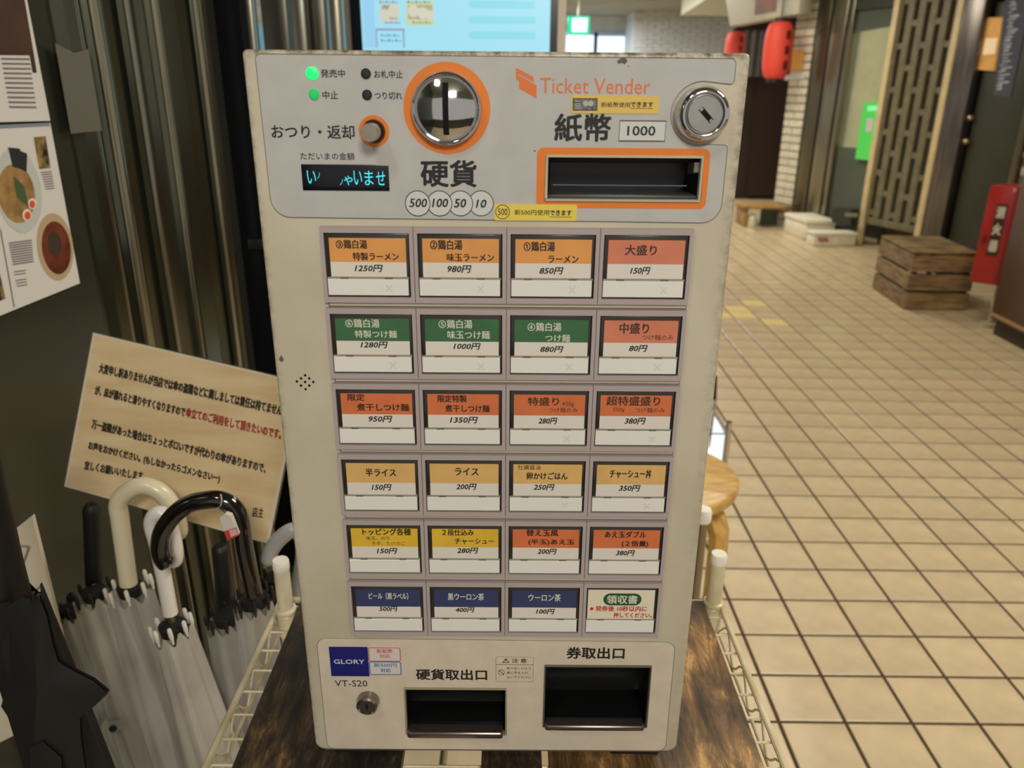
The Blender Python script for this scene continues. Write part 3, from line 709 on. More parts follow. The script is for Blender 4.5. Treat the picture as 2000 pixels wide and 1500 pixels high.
for (x0, x1, lab) in ((-.221, -.0795, 'dark worn wooden board on the left of the rack top'), (-.0127, .0386, 'narrow dark wooden board in the middle of the rack top'), (.0445, .226, 'wide dark worn wooden board on the right of the rack top')):
    V = [(x0, -.125, 0), (x1, -.125, 0)]
    q = MB().prism([(x0, -.125, TZ-.011), (x1, -.125, TZ-.011), (x1, .229, TZ-.011), (x0, .229, TZ-.011)], (0, 0, .011))
    o = q.build('wooden_board', BD if x0 < 0 else BL_, bevel=.0015)
    tag(o, lab, 'board', 'boards on the wire rack')

# ================================================================== TICKET VENDER
W2, VH, VZ, VD = .150, .536, .816, .215
vm = thing('ticket_vender', 'white ticket vending machine with menu buttons, standing on the boarded wire rack', 'vending machine', (0, 0, TZ))
# dirty ivory enamel
M_body = bpy.data.materials.new('ivory_enamel'); M_body.use_nodes = True; nt = M_body.node_tree; b = nt.nodes['Principled BSDF']
b.inputs['Roughness'].default_value = .45; b.inputs['Coat Weight'].default_value = .15
tc = nt.nodes.new('ShaderNodeTexCoord'); n1 = nt.nodes.new('ShaderNodeTexNoise'); n1.inputs['Scale'].default_value = 9; n1.inputs['Detail'].default_value = 7
n2 = nt.nodes.new('ShaderNodeTexNoise'); n2.inputs['Scale'].default_value = 130; n2.inputs['Detail'].default_value = 5; n2.inputs['Roughness'].default_value = .7
geo = nt.nodes.new('ShaderNodeNewGeometry'); sep = nt.nodes.new('ShaderNodeSeparateXYZ')
nt.links.new(tc.outputs['Object'], n1.inputs['Vector']); nt.links.new(tc.outputs['Object'], n2.inputs['Vector']); nt.links.new(geo.outputs['Position'], sep.inputs[0])
rA = nt.nodes.new('ShaderNodeValToRGB'); rA.color_ramp.elements[0].position = .3; rA.color_ramp.elements[0].color = lin((184, 176, 152)); rA.color_ramp.elements[1].position = .7; rA.color_ramp.elements[1].color = lin((206, 199, 180))
nt.links.new(n1.outputs['Fac'], rA.inputs['Fac'])
def mth(op, a, v=None, v2=None):
    m = nt.nodes.new('ShaderNodeMath'); m.operation = op
    nt.links.new(a, m.inputs[0])
    if v is not None:
        if isinstance(v, (int, float)): m.inputs[1].default_value = v
        else: nt.links.new(v, m.inputs[1])
    return m.outputs[0]
def mrange(a, f0, f1, t0, t1):
    m = nt.nodes.new('ShaderNodeMapRange'); nt.links.new(a, m.inputs['Value'])
    for k, v in zip(('From Min', 'From Max', 'To Min', 'To Max'), (f0, f1, t0, t1)): m.inputs[k].default_value = v
    return m.outputs[0]
gr1 = mrange(sep.outputs['Z'], VZ+VH-.006, VZ+VH-.0015, 0, 1)         # grime along the worn top edge
gr2 = mrange(sep.outputs['X'], .141, .150, 0, .75)                    # grime along the right edge
gr2 = mth('MULTIPLY', gr2, mrange(sep.outputs['Z'], VZ+.15, VZ+.5, .25, 1))
gr3 = mrange(sep.outputs['X'], -.145, -.150, 0, .6)
gr = mth('MAXIMUM', mth('MAXIMUM', gr1, gr2), gr3)
nz = mrange(n2.outputs['Fac'], .40, .62, 0, 1)
fac = mth('MULTIPLY', mth('MULTIPLY', gr, mrange(sep.outputs['Y'], .003, .012, 1, .12)), nz)
mx = nt.nodes.new('ShaderNodeMixRGB'); nt.links.new(fac, mx.inputs[0]); nt.links.new(rA.outputs[0], mx.inputs[1]); mx.inputs[2].default_value = lin((104, 92, 68))
nt.links.new(mx.outputs[0], b.inputs['Base Color'])

def zm(mm): return VZ+mm/1000.
out = rrect(-W2, VZ, W2, VZ+VH, .0035, 4)
# bottom corners rounder
out = []
for cx, cz, a0, r in ((W2-.003, VZ+VH-.003, 0, .003), (-W2+.003, VZ+VH-.003, 90, .003), (-W2+.008, VZ+.008, 180, .008), (W2-.008, VZ+.008, 270, .008)):
    for k in range(6):
        a = math.radians(a0+90*k/5); out.append((cx+r*math.cos(a), 0, cz+r*math.sin(a)))
mbb = MB().prism(out, (0, VD, 0)); me = mbb.mesh('body')
bm = bmesh.new(); bm.from_mesh(me)
ed = [e for e in bm.edges if all(abs(v.co.y) < 1e-6 for v in e.verts)]
bmesh.ops.bevel(bm, geom=ed, offset=.0022, segments=3, affect='EDGES', profile=.5, clamp_overlap=True); bm.to_mesh(me); bm.free()
body = link('body', me, M_body, vm)
def cutter(x0, z0, x1, z1, y0=-.02, y1=.05):
    return link('cut', MB().box((x0/1000, y0, zm(z0)), (x1/1000, y1, zm(z1))).mesh('cut'))
BILL = (30.7, 450.0, 127.2, 477.6); COIN = (-73.5, 18.6, 8.2, 66.2); TICK = (38.5, 27.5, 122.8, 89.5)
boolean(body, [cutter(*BILL), cutter(*COIN), cutter(*TICK)])
# base plate in dark grey under the front, rubber feet
MB().box((-.143, .004, VZ-.004), (.143, VD-.004, VZ+.0)).build('base_plate', mat('base_grey', (92, 96, 88), .5), vm)
for x in (-.118, .118):
    for y in (.012, .175):
        MB().box((x-.021, y, TZ), (x+.021, y+.03, VZ-.004)).build('foot', mat('rubber', (24, 22, 20), .7), vm, bevel=.002)
# printed panels
M_pan = mat('panel_print', (187, 187, 185), .36, coat=.2, noise=.03, nscale=60)
M_panl = mat('panel_print_lower', (213, 201, 182), .38, coat=.2, noise=.04, nscale=60)
PT = .0006
def fpoly(pts, m, name, y0, th, parent=vm, bevel=0.):
    return MB().prism([(x/1000, y0, zm(z)) for x, z in pts], (0, -th, 0)).build(name, m, parent, bevel=bevel)
up_pts = []
def arc(cx, cz, r, a0, a1, n=8): return [(cx+r*math.cos(math.radians(a0+(a1-a0)*k/n)), cz+r*math.sin(math.radians(a0+(a1-a0)*k/n))) for k in range(n+1)]
up_pts = arc(-139, 530.5, 3, 90, 180, 4)+arc(-129.5, 450.5, 12, 180, 270, 8)+arc(129.5, 449, 12, 270, 360, 8)+arc(139.5, 482.2, 2, 0, 90, 3)
up_pts += arc(123.6, 502.2, 18.4, 286, 76, 16)+arc(139.5, 521, 2, 270, 360, 3)+arc(138.5, 530, 3, 0, 90, 4)
upn = fpoly(up_pts, M_pan, 'upper_panel', .0, PT)
boolean(upn, [cutter(*BILL)])
lopts = arc(-132, 106, 8, 90, 180, 6)+arc(-133.5, 8.5, 6.5, 180, 270, 6)+arc(134, 8.5, 6.5, 270, 360, 6)+arc(132, 104.5, 8, 0, 90, 6)
lpn = fpoly(lopts, M_panl, 'lower_panel', .0, PT)
boolean(lpn, [cutter(*COIN), cutter(*TICK)])
M_line = mat('dark_seam', (92, 84, 66), .8)
def outline(pts, wdt, m, name, y, parent, closed=True):
    n = len(pts); P = [Vector((x/1000, y, zm(z))) for x, z in pts]
    mb = MB(); V = []; F = []
    for i in range(n):
        a, b, c = P[i-1], P[i], P[(i+1) % n]
        if not closed and i == 0: a = b
        if not closed and i == n-1: c = b
        t = (c-a).normalized(); nr = Vector((-t.z, 0, t.x))*wdt/2000
        V += [b+nr, b-nr]
    for i in range(n if closed else n-1):
        j = (i+1) % n; F.append((2*i, 2*i+1, 2*j+1, 2*j))
    return mb.add(V, F).build(name, m, parent)
outline(up_pts, .35, M_line, 'panel_seam', -PT-.0001, vm); outline(lopts, .35, M_line, 'panel_seam', -PT-.0001, vm)

INK = mat('black_ink', (24, 24, 26), .5)
M_or = mat('orange_print', (226, 124, 40), .4, coat=.1)
F0Y = -.0008
# status lamps
for k, (px, py, r, on) in enumerate([(610.3, 143.2, 3.7, 1), (614, 184.2, 3.2, .5), (715.2, 143.8, 3.0, 0), (717.4, 185.2, 3.0, 0)]):
    c = onY(px, py, 0)
    m = mat('led_on', (40, 235, 110), .3, emit=1.3, emit_rgb=(30, 250, 115)) if on == 1 else mat('led_mid', (40, 170, 90), .3, emit=.42, emit_rgb=(25, 200, 100)) if on else mat('led_off', (22, 44, 40), .3)
    o = MB().lathe([(r/1000, 0), (r/1000*.98, .0008), (r/1000*.7, .0014), (0, .0016)], (c.x, -PT, c.z), 'Y', 24).build('status_lamp', m, vm, smooth=True)
    o['label'] = ['bright green lit lamp', 'dimmer green lamp', 'unlit dark lamp', 'unlit dark lamp'][k]
T = MB()
for body_, q, kw in [
    ('発売中', (626.4, 135.4, 673.7, 151.5), {}), ('お札中止', (730.4, 137.2, 786.8, 152.8), {}), ('中止', (629.8, 177.5, 660.2, 193.9), {}),
    ('つり切れ', (731.7, 179.6, 785.8, 194.4), {}), ('おつり・返却', (529.7, 243.8, 692.2, 271.1), dict(bold=.014)), ('ただいまの金額', (586.6, 297.9, 692.2, 312.2), dict(bold=.004)),
    ('硬貨', (821.4, 312.2, 931.1, 365.5), dict(bold=.021)), ('紙幣', (1082.7, 221.7, 1193.5, 276.8), dict(bold=.021))]:
    front(T, body_, *q, Y=F0Y, **kw)
T.build('lettering', INK, vm)
T = MB(); front(T, 'Ticket Vender', 1054.9, 152.8, 1270.7, 183.2, Y=F0Y, bold=-.004); 
def pxpoly(mb, pts, Y): mb.add([onY(x, y, Y) for x, y in pts], [tuple(range(len(pts)))])
def cz_(pts): return [(x/3.846+960, y/3.846+80) for x, y in pts]
pxpoly(T, cz_([(183, 200), (315, 272), (318, 310), (262, 278), (203, 246), (203, 296), (186, 292)]), F0Y)
pxpoly(T, cz_([(203, 256), (338, 333), (338, 432), (208, 355)]), F0Y)
T.build('emblem', mat('orange_emblem', (222, 118, 58), .4), vm)
# 1000 box
def pxframe(mb, x0, y0, x1, y1, wpx, Y):
    for q in ((x0, y0, x1, y0+wpx), (x0, y1-wpx, x1, y1), (x0, y0+wpx, x0+wpx, y1-wpx), (x1-wpx, y0+wpx, x1, y1-wpx)):
        pxpoly(mb, [(q[0], q[1]), (q[2], q[1]), (q[2], q[3]), (q[0], q[3])], Y)
a = onY(1210.5, 235.5, 0); c = onY(1297.5, 275.5, 0)
MB().box((a.x, -.00085, c.z), (c.x, -PT, a.z)).build('value_box', mat('box_grey', (205, 208, 206), .4), vm)
a2, c2 = ((a.x*1000, (a.z-VZ)*1000), (c.x*1000, (c.z-VZ)*1000))
T = MB(); front(T, '1000', 1225.2, 245.9, 1280.3, 265.1, Y=-.0011, bold=.018); T.build('lettering', INK, vm)
outline([(a2[0], c2[1]), (c2[0], c2[1]), (c2[0], a2[1]), (a2[0], a2[1])], .55, INK, 'value_box_line', -.0011, vm)

# value circles
M_cf = mat('circle_fill', (204, 208, 205), .4)
for k, (px, txt, q) in enumerate([(939.7, '10', (929.3, 389.4, 950.1, 405.8)), (899.4, '50', (886.4, 388.1, 910.6, 405.5)), (859, '100', (843.5, 387.6, 875.2, 405)), (816.2, '500', (798.8, 387.6, 834.4, 405))]):
    c = onY(px, 397, 0); y = -PT-.0001-.0001*k; R_ = .00795
    MB().lathe([(R_, 0), (R_, .00004)], (c.x, y, c.z), 'Y', 40).build('value_circle', INK, vm)
    MB().lathe([(R_-.0005, 0), (R_-.0005, .00003)], (c.x, y-.00005, c.z), 'Y', 40).build('value_circle', M_cf, vm)
    T = MB(); front(T, txt, *q, Y=-.0012, bold=.02, shear=.2); T.build('lettering', INK, vm)

M_chr = mat('chrome', (205, 205, 208), .07, 1.)
M_brs = mat('brushed_metal', (178, 178, 176), .32, .95, noise=.1, nscale=60)
BLK = mat('black_gap', (4, 5, 7), .95)
def disc(c, r, y, m, name, parent=vm, th=.0002, seg=56):
    return MB().lathe([(r, 0), (r, th)], (c.x, y, c.z), 'Y', seg).build(name, m, parent)
# coin slot
c = onY(872.9, 212.4, 0)
disc(c, .0262, -PT, M_or, 'coin_ring')
pr = [(.0208, 0), (.0212, .003), (.0206, .0062), (.0194, .0074), (.0185, .0068), (.0182, .0056)]
for k in range(1, 9):
    t = k/8; pr.append((.0182*(1-t), .0056+.0052*(1-(1-t)**2)))
cs = MB().lathe(pr, (c.x, -PT, c.z), 'Y', 72).build('coin_slot', M_chr, vm, smooth=True, sharp=60)
V = []; F = []; n = 22; hw = .00175; hh = .0147
for k in range(n+1):
    z = -hh+2*hh*k/n
    for x in (-hw, hw):
        rr = math.hypot(x, z)/.0182; V.append((c.x+x, -PT-(.0056+.0052*(1-rr*rr))-.00025, c.z+z))
F = [(2*k, 2*k+1, 2*k+3, 2*k+2) for k in range(n)]
MB().add(V, F).build('slot_gap', BLK, cs)
# return button
c = onY(730.7, 256.3, 0)
disc(c, .0093, -PT, M_or, 'button_ring')
rb_ = MB().lathe([(.0066, 0), (.0070, .001), (.0066, .003), (.0058, .003), (.0058, .001)], (c.x, -PT, c.z), 'Y', 40).build('return_button', mat('sleeve_dark', (60, 56, 52), .3, .9), vm, smooth=True)
MB().lathe([(.0053, 0), (.0053, .0165), (.0049, .0176), (.0, .0178)], (c.x, -PT, c.z), 'Y', 40).build('button_cap', mat('button_metal', (176, 168, 152), .25, .95), rb_, smooth=True)
# display
a = onY(588.2, 320.5, 0); b2 = onY(760.8, 372.8, 0)
x0d, x1d = -.1205, -.0665
dp = MB().box((x0d, -.0012, b2.z), (x1d, -PT+.0001, a.z)).build('display', mat('display_black', (8, 12, 24), .2), vm, bevel=.0004)
T = MB()
for ch, q in (('い', (600, 333, 617, 359)), ('ノ', (619.5, 337, 625, 349)), ('ノ', (663.6, 350, 670, 361.5)), ('ゃ', (672, 343, 688.8, 362)), ('い', (691, 333.5, 707, 361)), ('ま', (712, 333.5, 729, 362)), ('せ', (734.3, 334.8, 752.5, 362))):
    front(T, ch, *q, Y=-.0014, bold=.0)
T.build('lettering', mat('vfd_cyan', (70, 215, 225), .4, emit=1.1, emit_rgb=(70, 225, 235)), dp)
# bill slot
fpoly(rrect(25, 445.6, 131.4, 482, 4.2), M_or, 'bill_ring', -PT, .0002)
ob = [o for o in vm.children if o.name.startswith('bill_ring')][0]; boolean(ob, [cutter(*BILL)])
M_in = mat('tray_black', (16, 17, 18), .35)
def tray(name, B, depth, rim, mrim, m=None):
    x0, z0, x1, z1 = [v/1000 for v in B]; z0 += VZ; z1 += VZ; m = m or M_in
    V = [(x0, 0, z0), (x1, 0, z0), (x1, 0, z1), (x0, 0, z1), (x0+.004, depth, z0+.003), (x1-.004, depth, z0+.003), (x1-.004, depth, z1-.003), (x0+.004, depth, z1-.003)]
    e = 1e-4
    o = MB().add(V, [(0, 1, 5, 4), (1, 2, 6, 5), (2, 3, 7, 6), (3, 0, 4, 7), (4, 5, 6, 7)]).build(name, m, vm)
    r = rim; mb = MB()
    for q in ((x0-.0002, z0-.0002, x1+.0002, z0+r), (x0-.0002, z1-r, x1+.0002, z1+.0002), (x0-.0002, z0+r, x0+r, z1-r), (x1-r, z0+r, x1+.0002, z1-r)):
        mb.box((q[0], -.0022, q[1]), (q[2], .003, q[3]))
    mb.build('rim', mrim, o, bevel=.0003, seg=1); return o
bs = tray('bill_slot', BILL, .03, .0012, mat('rim_ivory', (188, 182, 160), .45))
x0, z0, x1, z1 = BILL[0]/1000, zm(BILL[1]), BILL[2]/1000, zm(BILL[3])
MB().box((x0+.005, .012, z0+.008), (x1-.006, .014, z0+.0086)).build('guide_line', mat('guide_steel', (120, 140, 150), .2, .9), bs)
MB().prism([(x0+.002, .004, z1-.001), (x0+.002, .028, z1-.001), (x0+.002, .028, z1-.006), (x0+.002, .018, z1-.006)], (x1-x0-.004, 0, 0)).build('hood', mat('hood_grey', (62, 62, 58), .4), bs)
MB().prism([(x1-.0015, .002, z1-.004), (x1-.0015, .02, z1-.006), (x1-.0015, .02, z1-.013), (x1-.0015, .002, z1-.010)], (-.003, 0, 0)).build('side_guide', mat('guide_grey', (120, 116, 104), .4), bs)
MB().box((x0+.001, .002, z0+.0005), (x1-.001, .027, z0+.0035)).build('bottom_guide', mat('hood_grey', (62, 62, 58), .4), bs, bevel=.001)
# coin and ticket trays
M_lip = mat('lip_metal', (112, 102, 98), .22, .8)
for nm, B, lipz in (('coin_tray', COIN, 9.2), ('ticket_tray', TICK, 8.0)):
    o = tray(nm, B, .04, .0008, mat('tray_edge', (150, 140, 112), .6) if nm == 'coin_tray' else mat('tray_edge_dark', (90, 84, 70), .5))
    x0, z0, x1, z1 = B[0]/1000, zm(B[1]), B[2]/1000, zm(B[3])
    MB().box((x0+.0012, -.0075, z0+.0008), (x1-.0025, .004, z0+lipz/1000*.8)).build('lip', M_lip, o, bevel=.0022, seg=3)
    # smoked swing flap, curved
    V = []; n = 12; hf = (z1-z0)
    for k in range(n+1):
        t = k/n; z = z1-.0012-(hf*.66)*t; y = .002+.016*math.sin(t*1.5)+.002*t
        V += [(x0+.0018, y, z), (x1-.0018, y, z)]
    F = [(2*k, 2*k+1, 2*k+3, 2*k+2) for k in range(n)]
    MB().add(V, F).build('flap', mat('flap_smoked', (24, 25, 26), .16, coat=.4), o, smooth=True)
T = MB(); front(T, '硬貨取出口', 812.4, 1307, 951.5, 1328.4, Y=F0Y, bold=.022); front(T, '券取出口', 1106.6, 1264.1, 1220, 1287, Y=F0Y, bold=.022)
front(T, 'VT-S20', 654, 1328.8, 717.4, 1340.8, Y=F0Y, bold=-.002); T.build('lettering', INK, vm)
# maker plate
a, b2 = onY(643.2, 1262.3, 0), onY(720.5, 1320.5, 0)
gp = MB().box((-.1310, -.0009, zm(77.3)), (-.1007, -PT+.0001, zm(105.8))).build('maker_plate', mat('navy_plate', (22, 26, 112), .35), vm)
T = MB(); front(T, 'GLORY', 651.9, 1288, 712.1, 1296.8, Y=-.0011, bold=.022); T.build('lettering', mat('plate_white', (205, 205, 215), .5), gp)
def sticker(name, x0, y0, x1, y1, fill, line, r=2., lw=.5, y=-.0009):
    a = onY(x0, (y0+y1)/2, 0).x*1000; b = onY(x1, (y0+y1)/2, 0).x*1000; t = (onY((x0+x1)/2, y0, 0).z-VZ)*1000; bt = (onY((x0+x1)/2, y1, 0).z-VZ)*1000
    o = fpoly(rrect(a, bt, b, t, r), fill, name, -PT+.0001, .00052)
    if line: outline(rrect(a+lw/2, bt+lw/2, b-lw/2, t-lw/2, r*.8), lw, line, 'border', -.00106, o)
    return o
M_pink = mat('pink_ink', (206, 92, 112), .5); M_blu = mat('blue_ink', (58, 112, 178), .5); M_stk = mat('sticker_white', (212, 206, 198), .4)
o = sticker('pink_sticker', 720, 1262.7, 783, 1290.2, M_stk, M_pink, 1.8, .8); T = MB()
front(T, '新紙幣', 735.3, 1267.6, 766.8, 1275.8, Y=-.0011, bold=.02); front(T, '対応', 741.5, 1277.5, 762.5, 1285.4, Y=-.0011, bold=.02); T.build('lettering', M_pink, o)
o = sticker('blue_sticker', 721.8, 1290.6, 784.3, 1316.5, M_stk, M_blu, 1.8, .8); T = MB()
front(T, '新500円', 730, 1295.0, 774.8, 1303.2, Y=-.0011, bold=.01); front(T, '対応', 743, 1305.2, 763.4, 1313.2, Y=-.0011, bold=.02); T.build('lettering', M_blu, o)
# caution label
M_gi = mat('grey_ink', (84, 74, 60), .5)
o = sticker('caution_label', 968.5, 1281, 1041.7, 1329.8, M_panl, M_gi, 1.4, .22)
T = MB(); pxpoly(T, [(968.8, 1297.2), (1041.4, 1298.0), (1041.4, 1298.9), (968.8, 1298.1)], -.0011)
front(T, '注 意', 999.7, 1286, 1028.5, 1294.7, Y=-.0011, bold=.02)
for l, q in (('取り出し口より', (989.6, 1302.5, 1036.8, 1308)), ('奥に手を入れ', (989.6, 1311.2, 1031.5, 1316.6)), ('ないでください', (990, 1320, 1037.2, 1325.4))): front(T, l, *q, Y=-.0011, bold=.006)
def ringpx(mb, cx, cy, r, w_, Y, n=28):
    c = onY(cx, cy, Y); k = .00037; V = []
    for i in range(n):
        a = 2*math.pi*i/n
        for q in (r, r-w_): V.append((c.x+q*k*math.cos(a), Y, c.z+q*k*math.sin(a)))
    mb.add(V, [(2*i, 2*((i+1) % n), 2*((i+1) % n)+1, 2*i+1) for i in range(n)])
ringpx(T, 979.3, 1313.3, 7, 1.3, -.0011); pxpoly(T, [(974, 1308.8), (975, 1307.8), (985, 1317.6), (984, 1318.6)], -.0011)
for q in ([(981, 1294.5), (988, 1285), (989, 1286.6), (983, 1294.5)], [(988, 1285), (995, 1294.5), (993, 1294.5), (987.4, 1287)], [(981, 1293.4), (995, 1293.4), (995, 1294.6), (981, 1294.6)]): pxpoly(T, q, -.0011)
front(T, '!', 987.2, 1288.3, 988.8, 1292.8, Y=-.0011)
T.build('lettering', M_gi, o)
# yellow stickers
M_yel = mat('yellow_sticker', (222, 190, 96), .4, coat=.1); M_yel2 = mat('yellow_sticker_b', (228, 206, 88), .4, coat=.1)
o = sticker('bill_sticker', 1115.5, 186.8, 1286.3, 221.6, M_yel, None, 1.3); T = MB()
front(T, '新紙幣使用', 1174, 199.6, 1230.4, 209.5, Y=-.0011, bold=.008); front(T, 'できます', 1231.4, 198.8, 1275.9, 209.3, Y=-.0011, bold=.026)
pxpoly(T, [(1231, 211), (1276, 211.4), (1276, 212.4), (1231, 212)], -.0011)
pxpoly(T, [(1118.6, 191.8), (1167.2, 192), (1166.8, 216.5), (1118.4, 216.3)], -.00105)
T.build('lettering', INK, o)
T = MB(); pxpoly(T, [(1120.2, 193.4), (1165.6, 193.6), (1165.2, 214.9), (1120, 214.7)], -.0012); T.build('bill_picture', mat('bill_grey', (126, 130, 132), .5, rgb2=(60, 62, 70), nscale=600), o)
T = MB()
for cx, r in ((1143.5, 5.2), (1153.5, 5.4)):
    c = onY(cx, 202, 0); T.lathe([(r*.00031, .0012), (r*.00031, .00125)], (c.x, 0, c.z), 'Y', 20)
for k in range(4): pxpoly(T, [(1123, 197+k*4.6), (1134, 197+k*4.6), (1134, 198.4+k*4.6), (1123, 198.4+k*4.6)], -.00125)
T.build('bill_oval', mat('bill_light', (176, 178, 172), .5), o)
o = sticker('coin_sticker', 965.4, 398.6, 1126.6, 430.6, M_yel2, None, 1.3); T = MB()
front(T, '新500円使用', 1005, 409.5, 1072.6, 420.4, Y=-.0011, bold=.008); front(T, 'できます', 1073.9, 410.2, 1116.5, 421.2, Y=-.0011, bold=.026)
pxpoly(T, [(1073.5, 423.2), (1117, 423.6), (1117, 424.6), (1073.5, 424.2)], -.0011)
ringpx(T, 981.6, 413.9, 12.3, 1.2, -.0011); front(T, '500', 972.6, 407.2, 991, 420.4, Y=-.0011, bold=.008)
T.build('lettering', INK, o)
# big cylinder lock
c = onY(1368.5, 221.8, 0)
disc(Vector((c.x-.0, 0, c.z)), .0168, -PT+.0002, mat('lock_seat', (186, 182, 164), .5), 'lock_seat', th=.0006)
lk = MB().lathe([(.0161, 0), (.0163, .0025), (.0161, .005), (.0155, .0074), (.0146, .0094), (.0134, .0108), (.0124, .0112), (.0116, .0110), (.0112, .0102), (.0111, .009)], (c.x, -PT, c.z), 'Y', 64).build('barrel_lock', M_chr, vm, smooth=True, sharp=60)
MB().lathe([(.0106, .004), (.0106, .0112), (.0101, .0116), (0, .0116)], (c.x, -PT, c.z), 'Y', 48).build('lock_face', M_brs, lk, smooth=True)
def rotbox(cx, cz, L, Wd, ang, y0, th, m, name, parent):
    a = math.radians(ang); ux = Vector((math.cos(a), 0, math.sin(a))); uz = Vector((-math.sin(a), 0, math.cos(a)))
    o = Vector((cx, y0, cz))-ux*L/2-uz*Wd/2
    return MB().obox(o, ux*L, Vector((0, -th, 0)), uz*Wd).build(name, m, parent)
kx, kz = c.x+.0006, c.z-.0004
rotbox(kx, kz, .0104, .0030, -45, -PT-.0114, .0005, BLK, 'key_slot', lk)
for s in (-1, 1):
    rotbox(kx+s*.0032*.98, kz-s*.0032*.98, .0016, .0019, -45, -PT-.0119, .0002, M_brs, 'slot_tab', lk)
# small lock
c = onY(720, 1366, 0)
sk = MB().lathe([(.0090, 0), (.0092, .001), (.0084, .0075), (.0070, .0085), (.0066, .0078), (0, .0078)], (c.x, -PT, c.z), 'Y', 48).build('small_lock', mat('dull_chrome', (142, 136, 124), .2, .95), vm, smooth=True)
MB().lathe([(.0014, .0078), (.0014, .0083)], (c.x, -PT, c.z), 'Y', 16).build('key_hole', BLK, sk)
MB().box((c.x-.0005, -PT-.0084, c.z-.003), (c.x+.0005, -PT-.0078, c.z+.003)).build('key_hole', BLK, sk)
# speaker holes
for px, py in ((596, 733), (580, 745), (596, 746), (612, 746), (585, 757)[:0] or (588, 739), (604, 739), (588, 753), (604, 753), (597, 760)):
    c = onY(px, py, 0); disc(c, .0009, .0001, BLK, 'speaker_hole', th=.0002, seg=12)
# scratches and chips in the enamel
for pts in ([(1212, 114), (1221, 112), (1226, 119), (1220, 126), (1214, 122), (1209, 125), (1205, 120)], [(1226, 129), (1228, 128), (1229, 130), (1227, 131)], [(546, 698), (550, 694), (554, 703), (549, 707), (545, 703)], [(1041, 293), (1047, 294), (1045, 297)]):
    Y = -.0008; T = MB(); pxpoly(T, pts, Y); T.build('paint_chip', mat('chip_dark', (92, 90, 84), .7), vm)

